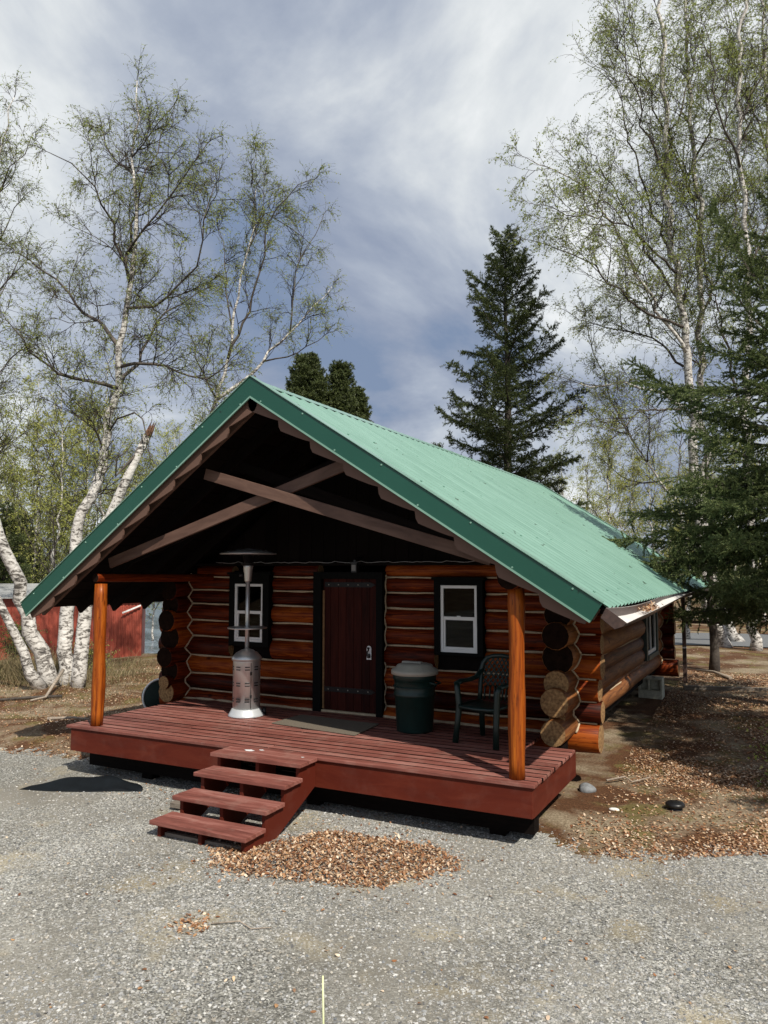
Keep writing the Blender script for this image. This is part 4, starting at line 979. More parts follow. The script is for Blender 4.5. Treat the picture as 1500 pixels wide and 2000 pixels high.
def tubes3(polys, r0, r1):
    """thin three sided tubes for all polylines at once"""
    n, S, _ = polys.shape; d = np.gradient(polys, axis=1); d /= np.linalg.norm(d, axis=2, keepdims=True)+1e-9
    ref = np.where(np.abs(d[..., 2:3]) < .9, np.array([0, 0, 1.]), np.array([1., 0, 0])); x = np.cross(d, ref); x /= np.linalg.norm(x, axis=2, keepdims=True)+1e-9; y = np.cross(d, x)
    rr = np.linspace(0, 1, S)[None, :, None]; r0 = np.asarray(r0, float).reshape(-1, 1, 1); r1 = np.asarray(r1, float).reshape(-1, 1, 1); r = r0*(1-rr)+r1*rr
    V_ = np.stack([polys+(x*math.cos(a)+y*math.sin(a))*r for a in (0, 2.094, 4.189)], 2).reshape(-1, 3)
    base = (np.arange(n)[:, None]*S+np.arange(S-1)[None])*3; base = base.reshape(-1)
    F_ = np.concatenate([np.stack([base+k, base+(k+1) % 3, base+3+(k+1) % 3, base+3+k], 1) for k in range(3)])
    return V_, F_
def merge(lst):
    Vs_, Fs_, o_ = [], [], 0
    for v_, f_ in lst: Vs_.append(v_); Fs_.append(f_+o_); o_ += len(v_)
    return np.concatenate(Vs_), np.concatenate(Fs_)
def quads(P, size, rg, droop=.5):
    n = len(P); a = rg.normal(0, 1, (n, 3)); a[:, 2] -= droop; a /= np.linalg.norm(a, axis=1, keepdims=True); b = rg.normal(0, 1, (n, 3)); b -= a*(b*a).sum(1, keepdims=True); b /= np.linalg.norm(b, axis=1, keepdims=True)
    s = size*rg.uniform(.6, 1.3, (n, 1)); V_ = np.stack([P, P+a*s*.5+b*s*.38, P+a*s, P+a*s*.5-b*s*.38], 1).reshape(-1, 3)
    return V_, np.arange(4*n).reshape(n, 4)
def catmull(pts, step):
    pts = [np.array(p, float) for p in pts]; P = [2*pts[0]-pts[1]]+pts+[2*pts[-1]-pts[-2]]; out = []
    for i in range(1, len(P)-2):
        k = max(1, int(np.linalg.norm(P[i+1]-P[i])/step))
        for j in range(k):
            t = j/k; a, b, c, d = P[i-1:i+3]; out.append(.5*((2*b)+(-a+c)*t+(2*a-5*b+4*c-d)*t*t+(-a+3*b-3*c+d)*t**3))
    out.append(P[-2]); return np.array(out)
def birch(name, label, limbs, seed, leaf=None, group=None, l1=3.0, l1len=1.5, n2=9, n3=6, nleaf=4, lsize=.035, rth=.03, jit=.04, cat='tree', t1=.18, broken=None, grav=.0, sub=.9, lk=1.5):
    """limbs: (points, r0, r1, first fraction that carries branches)"""
    rg = np.random.default_rng(seed); rd = random.Random(seed); base = limbs[0][0][0]
    t = thing(name, label, cat, tuple(base), 0, group)
    tk = MB(); bk = MB(); src = []; prev = []
    for li, L_ in enumerate(limbs):
        pts, r0, r1 = L_[0], L_[1], L_[2]; tf = L_[3] if len(L_) > 3 else .1
        pts = list(pts)
        if li and prev:
            allp_ = np.concatenate(prev); j_ = np.argmin(np.linalg.norm(allp_-np.array(pts[0]), axis=1)); pts[0] = tuple(allp_[j_])
        c = catmull(pts, .35); n = len(c)
        if n > 2: c[1:-1] += rg.normal(0, jit, (n-2, 3))*np.array([1, 1, .5])
        rr = [(r0+(r1-r0)*(i/(n-1))**.85)*.86 for i in range(n)]
        if li == 0: rr[0] *= 1.35; rr[1] *= 1.1
        (tk if r0 > rth*2 else bk).tube([Vector(p) for p in c], rr, 10 if r0 > .06 else 6, wob=.06)
        prev.append(c)
        if tf < 1: src.append((c, tf, r0, r1))
    tk.build('trunk', M['birch'], t, fix=False)
    S = 9; P0, D0, L0, R0 = [], [], [], []
    sp, sd3, sl3 = [], [], []
    for c, tf, r0, r1 in list(src):
        ln = np.linalg.norm(np.diff(c, axis=0), axis=1).sum(); k = int(ln*(1-tf)*sub)
        for _ in range(k):
            f_ = tf+(.92-tf)*rg.random(); i = min(int(f_*(len(c)-1)), len(c)-2); d = c[i+1]-c[i]; d /= np.linalg.norm(d); r = rg.normal(0, 1, 3); r -= d*(r@d); r /= np.linalg.norm(r); a = rg.normal(.75, .12)
            v_ = d*math.cos(a)+r*math.sin(a); v_[2] += .2; sp.append(c[i]); sd3.append(v_/np.linalg.norm(v_)); sl3.append(l1len*rg.uniform(.9, 1.7)*(1.15-.7*f_))
    if sp:
        sl3 = np.array(sl3); g0 = grow(np.array(sp), np.array(sd3), sl3, 7, .14, .05, rg); Vb_, Fb_ = tubes3(g0, .010+.005*sl3, np.full(len(sl3), .005)); boughs_ = (Vb_, Fb_)
        for gg in g0: src.append((gg, .15, .012, .005))
    for c, tf, r0, r1 in src:
        ln = np.linalg.norm(np.diff(c, axis=0), axis=1).sum(); k = max(2, int(ln*(1-tf)*l1))
        for _ in range(k):
            f_ = tf+(1-tf)*rg.random(); i = min(int(f_*(len(c)-1)), len(c)-2); q = f_*(len(c)-1)-i; p = c[i]*(1-q)+c[i+1]*q; d = c[i+1]-c[i]; d /= np.linalg.norm(d)
            r = rg.normal(0, 1, 3); r -= d*(r@d); r /= np.linalg.norm(r); a = rg.normal(.8, .15); v_ = d*math.cos(a)+r*math.sin(a); v_[2] += .15
            P0.append(p); D0.append(v_/np.linalg.norm(v_)); L0.append(l1len*rg.uniform(.5, 1.15)*(1.1-.75*(f_**1.5))); R0.append(min(.02, .005+.012*(1-f_)))
        # the tip itself carries on
        P0.append(c[-1]); d = c[-1]-c[-2]; D0.append(d/np.linalg.norm(d)); L0.append(.5*l1len*.8); R0.append(r1)
    P0, D0, L0, R0 = map(np.array, (P0, D0, L0, R0))
    g1 = grow(P0, D0, L0, S-1, .15, .03+grav, rg)
    p, d, tt, idx = children(g1, int(len(P0)*n2*.8), t1, 1, .65, rg, .25); g2 = grow(p, d, L0[idx]*rg.uniform(.30, .75, len(p))*(1.15-.5*tt), 5, .20, -.03+grav, rg)
    p, d, tt, i2 = children(g2, int(len(g2)*n3*.5), .25, 1, .5, rg); l3 = rg.uniform(.14, .50, len(p)); g3 = grow(p, d, l3, 5, .20, -.17, rg)
    lst = ([boughs_] if sp else [])+[tubes3(g1, R0, np.full(len(R0), .004)), tubes3(g2, np.full(len(g2), .005), np.full(len(g2), .003)), tubes3(g3, np.full(len(g3), .0028), np.full(len(g3), .0016))]
    V_, F_ = merge(lst); npmesh('twigs', V_, F_, M['twig'], t)
    if bk.v: bk.build('branches', M['limb'], t, fix=False)
    nl = int(len(g3)*nleaf*lk); i = rg.integers(0, len(g3), nl); k = rg.integers(1, 6, nl); lp = g3[i, k]+rg.normal(0, .01, (nl, 3))
    V_, F_ = quads(lp, lsize*.92, rg); npmesh('leaves', V_, F_, leaf or M['leaf_birch'], t)
    return t

def spruce(name, label, base, H, Rb, seed, nb=120, zlow=.1, m=None, nl=.05, nw=.014, K=10, seg=.12, group=None, top_up=.5, side_sp=.13, custom=None, shape=.85, droop=-.25, bulge=0., asym=None, sidek=.42, lvar=.12):
    rg = np.random.default_rng(seed); t = thing(name, label, 'tree', tuple(base), 0, group); base = np.array(base, float)
    tk = MB(); r0 = H*.014+.03
    tk.tube([Vector(base+np.array([.03*math.sin(i), .03*math.cos(i*1.3), H*i/14-(.1 if i == 0 else 0)])) for i in range(15)], [r0*(1.25 if i == 0 else 1-.94*i/14) for i in range(15)], 10, wob=.08)
    f_ = zlow+(1-zlow)*(np.arange(nb)+rg.uniform(0, 1, nb))/nb; az = np.arange(nb)*2.399+rg.normal(0, .3, nb)
    ln = Rb*np.power(np.clip(1-f_, 0, 1), shape)*np.clip(rg.normal(.92, lvar, nb), .45, 1.25)+.10
    if bulge: ln = ln+bulge*np.sin(np.pi*f_)
    if asym: ln *= 1+asym[1]*np.cos(az-asym[0])
    P0 = base+np.stack([0*f_, 0*f_, f_*H], 1); el = droop+(top_up-droop)*f_**1.5+rg.normal(0, .08, nb)
    D = np.stack([np.cos(az)*np.cos(el), np.sin(az)*np.cos(el), np.sin(el)], 1); SG = 8
    if custom:
        for (z_, tgt) in custom:
            p = base+np.array([0, 0, z_]); v_ = np.array(tgt)-p; l_ = np.linalg.norm(v_); u_ = v_/l_; u_[2] -= .21; u_ /= np.linalg.norm(u_); P0 = np.vstack([P0, p]); D = np.vstack([D, u_]); ln = np.append(ln, l_*1.0)
    g1 = grow(P0, D, ln, SG, .05, .045, rg)
    Vt_, Ft_ = tubes3(g1, .008+.012*ln, np.full(len(ln), .005)); npmesh('branches', Vt_, Ft_, M['bark_spruce'], t); tk.build('trunk', M['bark_spruce'], t, fix=False)
    # side branchlets in the branch plane
    segsP, segsD, segsL = [], [], []
    for b in range(len(ln)):
        k = max(3, int(ln[b]/side_sp)); 
        for s in range(k):
            for sgn in (-1, 1):
                tt = (.10+.88*(s+rg.random())/k); x = tt*SG; i = min(int(x), SG-1); q = x-i; p = g1[b, i]*(1-q)+g1[b, i+1]*q; d = g1[b, i+1]-g1[b, i]; d /= np.linalg.norm(d)
                sd2 = np.cross(d, [0, 0, 1.]); sd2 /= np.linalg.norm(sd2)+1e-9; v_ = d*.62+sd2*sgn*.75+np.array([0, 0, rg.normal(-.08, .2)])
                segsP.append(p); segsD.append(v_/np.linalg.norm(v_)); segsL.append(min(.95, ln[b]*sidek)*(1-tt*.72)*rg.uniform(.55, 1.1)+.05)
    sP, sD, sL = map(np.array, (segsP, segsD, segsL)); g2 = grow(sP, sD, sL, 4, .07, -.03, rg)
    n3_ = int(len(g2)*4); p, d, tt, i2 = children(g2, n3_, .1, .95, .7, rg); g3 = grow(p, d, np.minimum(.22, sL[i2]*rg.uniform(.25, .5, n3_)+.03), 2, .1, -.05, rg)
    allp = [g1[:, 3:], g2, g3]; A, B = [], []
    for g in allp: A.append(g[:, :-1].reshape(-1, 3)); B.append(g[:, 1:].reshape(-1, 3))
    A = np.concatenate(A); B = np.concatenate(B); l_ = np.linalg.norm(B-A, axis=1); cnt = np.maximum(2, (l_/seg*K).astype(int)); idx = np.repeat(np.arange(len(A)), cnt); n = len(idx)
    q = rg.random((n, 1)); pos = A[idx]*(1-q)+B[idx]*q; d = (B-A)[idx]; d /= np.linalg.norm(d, axis=1, keepdims=True)+1e-9
    r = rg.normal(0, 1, (n, 3)); r[:, 2] += .35; r -= d*(r*d).sum(1, keepdims=True); r /= np.linalg.norm(r, axis=1, keepdims=True)+1e-9
    nd = d*.65+r*.75; nd /= np.linalg.norm(nd, axis=1, keepdims=True); w_ = np.cross(nd, rg.normal(0, 1, (n, 3))); w_ /= np.linalg.norm(w_, axis=1, keepdims=True)+1e-9
    s = rg.uniform(.7, 1.2, (n, 1)); V_ = np.stack([pos-w_*nw*.5, pos+w_*nw*.5, pos+nd*nl*s], 1).reshape(-1, 3); npmesh('needles', V_, np.arange(3*n).reshape(n, 3), m or M['needle'], t)
    return t
def gp(px, py, d, dz=0.):
    """ground foot under a photo direction"""
    p = at(px, py, d); return (p.x, p.y, G(p.x, p.y)-.05)
def tr(d, *pts, depths=None):
    out = []
    for i, q in enumerate(pts): out.append(tuple(at(q[0], q[1], d+(q[2] if len(q) > 2 else 0))))
    return out

# ---- birches left of the cabin
dA = 16.2
foot = gp(128, 1338, dA)
A = [([foot]+tr(dA, (130, 1200, .3), (152, 1060, .6), (204, 880, .9), (228, 760, 1), (240, 640, .9), (258, 520, .8), (266, 420, .9), (260, 310, 1), (265, 230, 1.1), (268, 158, 1.2)), .20, .012, .33),
     (tr(dA, (226, 755, 1), (180, 745, .4), (120, 735, -.4), (62, 690, -1), (25, 640, -1.6)), .055, .012, .15),
     (tr(dA, (235, 690, 1), (190, 625, 1.5), (150, 600, 2), (108, 545, 2.2), (60, 508, 2.6), (18, 480, 3)), .060, .012, .15),
     (tr(dA, (240, 560, .9), (215, 440, .3), (182, 365, -.2), (145, 322, -.5), (100, 300, -.9)), .045, .01, .15),
     (tr(dA, (242, 520, .8), (262, 420, 1.8), (290, 330, 2.2), (318, 270, 2.5), (340, 215, 2.8)), .045, .01, .2),
     (tr(dA, (247, 600, .9), (300, 598, .2), (352, 560, -.3), (395, 470, -.6), (420, 360, -.8)), .045, .01, .15),
     (tr(dA, (232, 740, 1), (282, 690, 1.6), (305, 630, 2), (350, 590, 2.4), (408, 560, 3)), .055, .01, .15),
     (tr(dA, (232, 735, 1), (290, 710, .8), (345, 722, .2), (400, 738, -.3), (452, 700, -.8)), .05, .01, .2),
     (tr(dA, (255, 500, .8), (300, 420, .2), (352, 350, -.3), (405, 280, -.8)), .038, .01, .15),
     (tr(dA, (262, 360, 1), (222, 300, 1.4), (180, 245, 1.8)), .026, .008, .1),
     (tr(dA, (264, 300, 1), (305, 245, .6), (340, 205, .3)), .024, .008, .1),
     (tr(dA, (205, 870, .9), (160, 800, .3), (120, 760, -.2)), .03, .01, .1),
     (tr(dA, (215, 840, .9), (250, 800, .5), (282, 820, .2), (290, 870, 0)), .03, .012, .6)]
birch('birch_tree', 'tall budding birch rising from the clump left of the cabin', A, 11, l1=4.4, l1len=.95, n2=9, n3=5, nleaf=4, jit=.05, sub=1.2)
f2 = gp(152, 1347, dA-.3)
t_sn = thing('birch_snag', 'broken birch trunk with a splintered brown top left of the roof', 'tree', f2)
q = MB(); c = catmull([f2]+tr(dA, (166, 1200), (180, 1110, .1), (215, 1010, .2), (255, 920, .3), (288, 852, .4)), .3); q.tube([Vector(p) for p in c], [.155-.07*i/(len(c)-1) for i in range(len(c))], 12, wob=.06); q.build('trunk', M['birch'], t_sn, fix=False)
q = MB(); top = Vector(at(288, 852, dA+.4)); up = (Vector(at(299, 828, dA+.4))-top)
for i in range(9):
    a = i*.7; off = Vector((math.cos(a), math.sin(a), 0))*.05; q.tube([top+off-up*.6, top+off*1.1+up*.3, top+off*1.2+up*random.uniform(.6, 1.5)], [.035, .028, .003], 5)
q.build('splintered_top', plain('splinters', (.15, .075, .045), .9, nscale=20, namt=.5), t_sn)
q = MB(); q.tube(tr(dA, (282, 870, .4), (250, 905, .2), (226, 930, .1), (228, 895, 0), (250, 880, 0)), [.03, .03, .028, .02, .012], 6); q.build('dead_limb', M['limb'], t_sn)
f3 = gp(98, 1340, dA-.2)
birch('birch_tree', 'thick white birch leaning left out of the clump and out of the frame', [([f3]+tr(dA, (52, 1200, -.2), (12, 1075, -.5), (-50, 900, -.8), (-110, 700, -1), (-150, 450, -1.2)), .20, .03, .4), (tr(dA, (-40, 930, -.8), (-20, 780, -1), (20, 700, -1.2)), .05, .01, .1), (tr(dA, (-90, 760, -1), (-40, 640, -1), (10, 560, -1)), .05, .01, .1)], 12, l1=2.4, l1len=1.3, n2=7, n3=5, nleaf=3)
f4 = gp(82, 1352, dA-.6)
birch('birch_tree', 'slimmer birch leaning far left from the foot of the clump', [([f4]+tr(dA-.6, (42, 1275, -.1), (2, 1190, -.2), (-70, 1040, -.4), (-160, 850, -.6)), .13, .02, .55)], 13, l1=2, l1len=1.2, n2=6, n3=5, nleaf=3)
dB = 19
fB = gp(-60, 1330, dB)
birch('birch_tree', 'budding birch crown reaching in at the left edge of the sky', [([fB]+tr(dB, (-70, 1000), (-55, 760), (-40, 520), (-10, 330), (28, 190)), .16, .012, .3)]+[(tr(dB, (-60, 860), (-30, 760, .3), (20, 700, .5), (60, 660, .8)), .04, .01, .1), (tr(dB, (-50, 700), (-20, 600, -.4), (20, 540, -.8), (50, 470, -1)), .04, .01, .1), (tr(dB, (-42, 560), (0, 470, .3), (50, 380, .5)), .035, .01, .1), (tr(dB, (-25, 420), (20, 330, -.3), (62, 265, -.6)), .03, .008, .1), (tr(dB, (-60, 920), (-10, 880, -.5), (40, 850, -.8)), .035, .01, .1)], 14, l1=4, l1len=.95, n2=9, n3=5, nleaf=4)
dC = 21.5
fC = gp(385, 1320, dC)
birch('birch_tree', 'budding birch behind the left roof slope with a slanting right limb', [([fC]+tr(dC, (392, 1050), (410, 820), (438, 735), (455, 640), (474, 520), (492, 430), (500, 370)), .14, .012, .45)]+
 [(tr(dC, (420, 790), (478, 742, .3), (545, 668, .6), (600, 615, 1), (648, 560, 1.3)), .065, .01, .2), (tr(dC, (446, 700), (500, 560, -.3), (525, 450, -.5), (560, 385, -.8), (610, 350, -1)), .05, .01, .2),
  (tr(dC, (455, 640), (440, 520, .5), (425, 420, .8)), .03, .008, .2), (tr(dC, (486, 470), (515, 400, .3), (520, 330, .5)), .02, .006, .1), (tr(dC, (492, 430), (490, 360, -.3), (500, 300, -.4)), .02, .006, .1), (tr(dC, (560, 655, .6), (575, 560, .9), (600, 480, 1.2), (632, 420, 1.5)), .03, .008, .1), (tr(dC, (510, 705, .4), (580, 690, 0), (640, 650, -.5)), .03, .008, .2),
  (tr(dC, (480, 500), (520, 420, .5), (560, 440, .8), (610, 480, 1)), .03, .008, .1), (tr(dC, (420, 790), (385, 700, -.5), (370, 620, -.8)), .035, .008, .2)], 15, l1=3.4, l1len=.95, n2=9, n3=5, nleaf=4, lsize=.04, sub=.7)
# ---- birches right of the cabin
dR = 23.0
fR = gp(1418, 1318, dR)
birch('birch_tree', 'big white birch with long limbs arching left over the roof', [([fR]+tr(dR, (1372, 1150), (1356, 900), (1346, 720), (1322, 540), (1306, 400), (1300, 200), (1290, 20), (1285, -120)), .21, .05, .35)]+
 [(tr(dR, (1340, 815), (1300, 770, .3), (1255, 758, .6), (1215, 746, .9), (1150, 755, 1.2), (1095, 735, 1.5)), .085, .012, .45), (tr(dR, (1340, 700), (1262, 560, -.6), (1190, 420, -1.2), (1120, 350, -1.8), (1035, 312, -2.4)), .065, .010, .2),
  (tr(dR, (1328, 590), (1250, 470, .8), (1180, 330, 1.4), (1130, 270, 1.8)), .055, .010, .2), (tr(dR, (1335, 640), (1240, 600, -.8), (1160, 520, -1.4), (1090, 490, -2), (1040, 470, -2.4)), .055, .010, .2),
  (tr(dR, (1318, 500), (1260, 380, .6), (1215, 220, 1), (1185, 90, 1.3)), .055, .010, .15), (tr(dR, (1304, 350), (1250, 220, -.6), (1215, 90, -1), (1200, -20, -1.2)), .045, .010, .15),
  (tr(dR, (1345, 720), (1270, 660, 1), (1180, 640, 2), (1110, 610, 2.6)), .05, .010, .2), (tr(dR, (1303, 300), (1340, 180, .6), (1370, 40, 1)), .04, .010, .1), (tr(dR, (1350, 800), (1270, 800, -1), (1200, 840, -1.6), (1150, 830, -2)), .045, .010, .2), (tr(dR, (1320, 540), (1220, 440, -1.6), (1130, 420, -2.5), (1060, 400, -3)), .045, .010, .2)], 21, l1=3.3, l1len=1.6, n2=9, n3=5, nleaf=5, lsize=.045, jit=.06)
dS = 24.5
fS = gp(1446, 1312, dS)
birch('birch_tree', 'second white birch close beside the big one with a forked upper trunk', [([fS]+tr(dS, (1384, 1100), (1374, 850), (1366, 650), (1366, 460), (1348, 220), (1338, 20), (1330, -120)), .18, .04, .35)]+
 [(tr(dS, (1410, 640), (1385, 560), (1362, 440), (1335, 300)), .06, .02, .2), (tr(dS, (1366, 600), (1420, 480, .5), (1450, 330, 1), (1470, 180, 1.3)), .05, .01, .1), (tr(dS, (1360, 400), (1300, 260, -.5), (1250, 120, -1), (1230, 0, -1.3)), .045, .01, .1), (tr(dS, (1355, 300), (1410, 180, -.5), (1440, 40, -1)), .04, .01, .1), (tr(dS, (1370, 740), (1300, 620, -1), (1240, 520, -1.6)), .04, .01, .1)], 22, l1=3.3, l1len=1.6, n2=9, n3=5, nleaf=5, lsize=.045, jit=.06)
dT = 22
fT = gp(1478, 1312, dT)
birch('birch_tree', 'white birch standing behind the near spruce with a grey straight stem', [([fT]+tr(dT, (1468, 1000), (1456, 830), (1462, 620), (1455, 430), (1440, 200), (1450, 0), (1455, -120)), .17, .04, .35)]+
 [(tr(dT, (1460, 800), (1420, 680, .5), (1400, 600, .8), (1372, 520, 1.2)), .06, .012, .15), (tr(dT, (1460, 560), (1500, 430, .5), (1530, 300, 1)), .05, .01, .1), (tr(dT, (1450, 330), (1400, 200, -.6), (1380, 60, -1)), .045, .01, .1), (tr(dT, (1445, 260), (1490, 120, .5), (1510, 0, 1)), .04, .01, .1)], 23, l1=3.3, l1len=1.6, n2=9, n3=5, nleaf=5, lsize=.045, jit=.05)
fU = gp(1560, 1312, 26)
birch('birch_tree', 'birch at the right edge with its trunk mostly outside the frame', [([fU]+tr(26, (1550, 900), (1520, 500), (1500, 250), (1490, 0), (1490, -100)), .16, .04, .35)]+
 [(tr(26, (1530, 600), (1470, 450, .5), (1430, 330, 1), (1410, 200, 1.4)), .05, .01, .1), (tr(26, (1505, 300), (1450, 150, -.5), (1420, 20, -1)), .04, .01, .1), (tr(26, (1500, 200), (1540, 80), (1560, -30)), .04, .01, .1)], 24, l1=3, l1len=1.6, n2=9, n3=5, nleaf=5, lsize=.045)
fV = gp(1345, 1300, 25.5)
birch('birch_tree', 'slanting young birch with yellow green buds above the rear roof corner', [([fV]+tr(25.5, (1335, 1020), (1262, 905), (1192, 775), (1160, 690), (1135, 590)), .075, .01, .25)]+
 [(tr(25.5, (1290, 950), (1230, 940, .5), (1180, 900, 1)), .03, .008, .1), (tr(25.5, (1262, 905), (1270, 820, -.6), (1260, 740, -1)), .03, .008, .1), (tr(25.5, (1225, 840), (1165, 820, -.6), (1120, 760, -1)), .03, .008, .1), (tr(25.5, (1310, 985), (1330, 880, .6), (1320, 790, 1)), .03, .008, .1)], 25, leaf=M['leaf_yellow'], l1=3, l1len=1.2, n2=8, n3=5, nleaf=4, lsize=.045)

# ---- smaller background birches, copies of two
def small_birch(seed, name, label, leaf, group, H=9.):
    rd = random.Random(seed); L_ = [([(0, 0, -.2), (.1, .05, H*.3), (-.05, .1, H*.6), (.1, 0, H)], .075, .01, .22)]
    for k in range(11):
        z = H*(.25+.06*k); a = rd.uniform(0, 6.28); r = (1.1-.07*k)*H/9*1.3
        L_.append(([(0, 0, z), (math.cos(a)*r*.5, math.sin(a)*r*.5, z+r*.75), (math.cos(a)*r, math.sin(a)*r, z+r*1.6)], .025, .008, .1))
    return birch(name, label, L_, seed, leaf=leaf, group=group, l1=3.0, l1len=1.0, n2=7, n3=5, nleaf=5, lsize=.065, jit=.03, sub=.3, lk=.9)
g1_ = 'young birches beyond the shed'
pa = small_birch(31, 'young_birch', 'young pale green birch in the thicket beyond the red shed', M['leaf_yellow'], g1_)
pb = small_birch(32, 'young_birch', 'young pale green birch in the thicket beyond the red shed', M['leaf_yellow'], g1_, 10.)
def place(proto, first, x, y, s, rz, label=None, group=None):
    o = proto if first else copy_tree(proto)
    o.location = (x, y, G(x, y)); o.scale = (s, s, s); o.rotation_euler = (0, 0, rz)
    if label: o['label'] = label
    if group: o['group'] = group
    return o
rq = random.Random(5); k = 0
for (px, d) in [(20, 34), (62, 31), (95, 30), (130, 36), (165, 33), (195, 30), (235, 34), (262, 38), (300, 35), (335, 32), (-20, 30), (372, 38), (75, 42), (215, 44), (150, 45), (320, 46), (35, 48), (112, 28), (-45, 34), (345, 40)]:
    p = at(px, 1115, d); place(pa if k % 2 == 0 else pb, k < 2, p.x, p.y, rq.uniform(.85, 1.25), rq.uniform(0, 6)); k += 1
k = 0
for (px, d) in [(1195, 44), (1240, 40), (1275, 36), (1310, 42), (1345, 38), (1400, 36), (1440, 40), (1490, 34), (1215, 52), (1150, 50), (1100, 52), (1535, 38), (1370, 48)]:
    p = at(px, 1115, d); place(pa if k % 2 else pb, False, p.x, p.y, rq.uniform(.85, 1.15), rq.uniform(0, 6), 'young pale green birch in the thicket behind the cabin', 'young birches behind the cabin'); k += 1
p = at(842, 1115, 46); place(pa, False, p.x, p.y, 1.17, 1., 'distant birch tip just showing over the roof ridge', None)

# ---- spruces
p = at(995, 1115, 27); spruce('spruce_tree', 'tall dark spruce standing behind the roof ridge', (p.x, p.y, G(p.x, p.y)), 14.6, 3.25, 41, nb=104, K=12, nl=.075, nw=.022, seg=.12, side_sp=.12, shape=.42, top_up=.8, droop=-.05, lvar=.22, sidek=.40)
for i, (px, pt, d, R0, lb) in enumerate([(597, 705, 30, 2.2, 'rounded dark spruce showing over the ridge, the left one of two'), (662, 717, 30.5, 1.75, 'rounded dark spruce showing over the ridge, the right one of two'), (700, 765, 31.5, 1.3, 'low spruce tip just right of the two rounded spruces')]):
    p = at(px, 1115, d); top = at(px, pt, d); zg = G(p.x, p.y); spruce('spruce_tree', lb, (p.x, p.y, zg), top.z-zg, R0, 50+i, nb=190, K=15, nl=.08, nw=.026, side_sp=.12, shape=.30, top_up=1.1, droop=.1, zlow=.3)
# near spruce reaching in from the right edge
nsb = (.32, 14.6); zg = G(*nsb)
cust = [(3.3, at(1212, 1112, 13.4)), (3.1, at(1262, 1140, 12.8)), (3.7, at(1235, 1040, 14.4)), (3.5, at(1290, 1060, 13.2)), (4.2, at(1330, 1000, 13.6)), (4.6, at(1225, 725, 15.2)), (3.9, at(1245, 965, 14.6)), (3.2, at(1180, 1062, 14.0)), (3.0, at(1185, 1082, 13.2)), (3.6, at(1300, 900, 12.8)), (2.9, at(1300, 1120, 12.4)), (5.3, at(1250, 700, 14.2)), (2.2, at(1390, 1160, 11.8)), (3.9, at(1400, 940, 11.6)), (3.0, at(1420, 1080, 11.2)), (4.4, at(1330, 830, 13.6)), (2.0, at(1340, 1225, 12.4)), (6.5, at(1420, 380, 13.5)), (6.0, at(1400, 500, 13.2)), (1.9, at(1450, 1200, 11.4)), (5.6, at(1380, 640, 13.4)), (5.0, at(1350, 760, 12.8))]
spruce('spruce_tree', 'near spruce reaching its boughs over the roof from the right edge', (*nsb, zg), 9.2, 2.1, 44, nb=62, zlow=.16, m=M['needle_near'], K=30, nl=.032, nw=.012, seg=.075, side_sp=.10, custom=cust, shape=.6, top_up=.5, droop=-.15)
p = at(1388, 1115, 17.6); spruce('spruce_tree', 'smaller dark spruce between the cabin corner and the white birches', (p.x, p.y, G(p.x, p.y)), 5.6, 1.3, 45, nb=60, zlow=.22, K=12, nl=.05, nw=.012, side_sp=.10, m=M['needle'], shape=.6, droop=-.25)
# trees beside the yard, right of the frame, whose shade falls across it
spruce('spruce_tree', 'spruce right of the yard outside the frame', (4.6, 9.6, G(4.6, 9.6)), 11, 2.6, 46, nb=110, K=8, nl=.08, nw=.025, side_sp=.16)
spruce('spruce_tree', 'shorter spruce right of the yard outside the frame', (4.2, 7.4, G(4.2, 7.4)), 8.5, 2.3, 47, nb=110, K=8, nl=.08, nw=.025, side_sp=.16)
spruce('spruce_tree', 'leafy low spruce nearest the yard outside the frame', (2.75, 9.7, G(2.75, 9.7)), 8.8, 2.0, 48, nb=120, K=9, nl=.08, nw=.028, side_sp=.15)
# dark spruces at the far left edge
for i, (px, pt, d) in enumerate([(8, 985, 27), (-50, 900, 26), (45, 1010, 31)]):
    p = at(px, 1115, d); top = at(px, pt, d); zg = G(p.x, p.y); spruce('spruce_tree', ['short dark spruce at the left edge behind the leaning birches', 'dark spruce outside the left edge of the frame', 'small spruce second from the left edge above the shed roof'][i], (p.x, p.y, zg), top.z-zg, 1.5, 60+i, nb=90, K=12, nl=.07, nw=.02, side_sp=.13, shape=.6, zlow=.05)

# ---- far woods round the horizon (reads as one mass)
rg = np.random.default_rng(77); n = 60000; th_ = rg.uniform(-1.5, 1.5, n); rr_ = rg.uniform(75, 110, n); hh_ = (5+2.5*np.sin(th_*37)+1.5*np.sin(th_*91+1)); z_ = rg.random(n)**.7*hh_
Pf = np.stack([np.sin(th_-.3)*rr_, np.cos(th_-.3)*rr_, z_], 1); V_, F_ = quads(Pf, .9, rg); props(npmesh('distant_forest', V_, F_, islands('far_foliage', [(.14, .15, .08), (.26, .27, .12), (.32, .33, .17), (.18, .16, .11)], .8, .3)), 'distant woods along the horizon', kind='stuff')
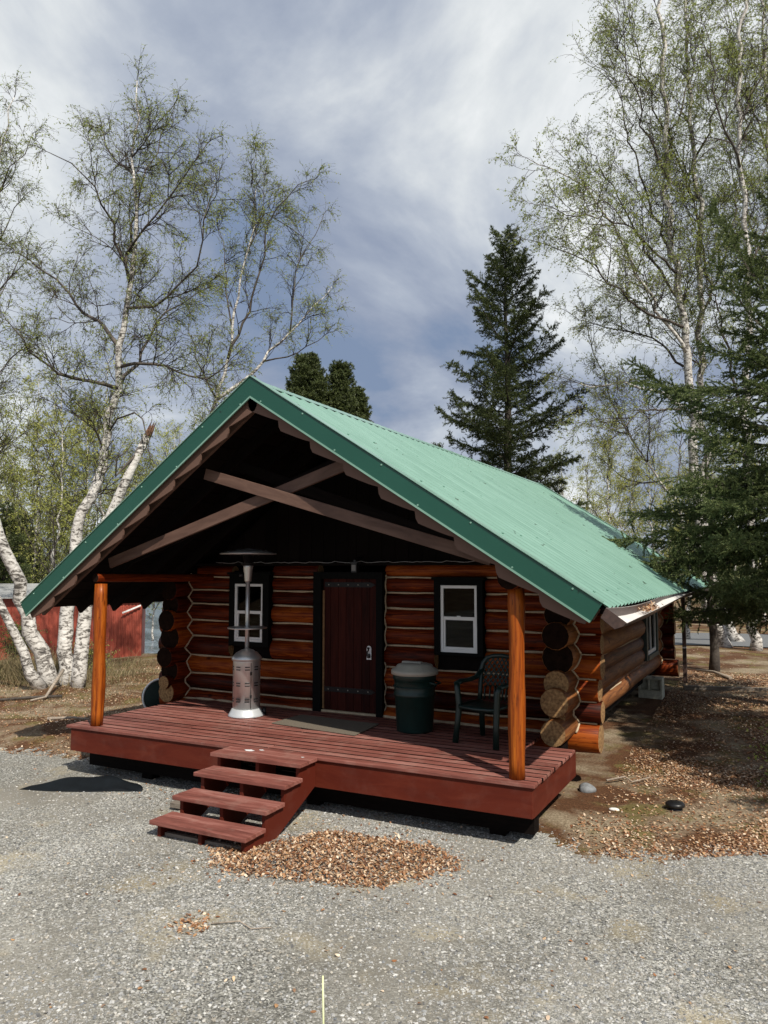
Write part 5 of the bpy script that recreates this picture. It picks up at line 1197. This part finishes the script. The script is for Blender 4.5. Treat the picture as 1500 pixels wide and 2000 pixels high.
# ---- grasses and low brush
def grass(name, cx_, cy_, rx_, ry_, n, h, label, lean=.35, m=None):
    rg = np.random.default_rng(int(abs(cx_*100)+n)); P = np.stack([cx_+rg.normal(0, rx_, n), cy_+rg.normal(0, ry_, n)], 1); z = np.array([G(x, y) for x, y in P])
    d = rg.normal(0, lean, (n, 3)); d[:, 2] = 1; d /= np.linalg.norm(d, axis=1, keepdims=True); L_ = h*rg.uniform(.4, 1.1, n); g = grow(np.column_stack([P, z-.02]), d, L_, 4, .10, -.14, rg)
    V_, F_ = tubes3(g, np.full(n, .006), np.full(n, .001)); return props(npmesh(name, V_, F_, m or M['drygrass']), label, kind='stuff')
p = at(215, 1290, 20); grass('dry_grass', p.x, p.y, 1.1, .9, 900, .28, 'dry straw coloured grass in front of the shed')
p = at(30, 1290, 18); grass('brush', p.x, p.y, 1.1, .9, 1800, .7, 'dark brown brush under the leaning birches')
grass('short_grass', -12.0, 12.0, 1.9, 1.6, 5000, .09, 'short dry grass on the slope beside the cabin')
grass('grass_tuft', -14.3, 12.4, .8, .7, 1500, .4, 'green grass tufts at the foot of the birches')
def shrub(label, x, y, h, seed, leaf, n=9, group=None):
    rd = random.Random(seed); z = G(x, y); L_ = []
    for i in range(n):
        a = rd.uniform(0, 6.28); r = rd.uniform(.1, .45)*h; L_.append(([(x+.03*math.cos(a), y+.03*math.sin(a), z-.05), (x+r*.5*math.cos(a), y+r*.5*math.sin(a), z+h*.5), (x+r*math.cos(a), y+r*math.sin(a), z+h*rd.uniform(.8, 1))], .010, .004, .2))
    return birch('shrub', label, L_, seed, leaf=leaf, l1=7, l1len=.4, n2=5, n3=4, nleaf=5, lsize=.035, cat='shrub', jit=.01, sub=0)
p = at(25, 1290, 19.5); shrub('leafy green shrub at the left edge beside the red shed', p.x, p.y, 1.0, 71, M['leaf_birch'], 14)
p = at(165, 1290, 17.5); shrub('small yellow green shrub behind the right stem of the birch clump', p.x, p.y, .6, 72, M['leaf_yellow'], 8)
shrub('bare low bush at the right edge of the yard', .1, 10.2, .35, 73, M['leaf_birch'], 8)

# dead leaves caught in the sagging gutter
pq = [(RE[0]+.10+random.gauss(0, .025), 9.0+random.gauss(0, .28)) for _ in range(160)]
leaves('gutter_debris', pq, .022, M['deadleaf'], 'dead leaves caught in the sagging gutter', zf=lambda x, y: RE[1]-.13+random.random()*.05, tilt=.6)
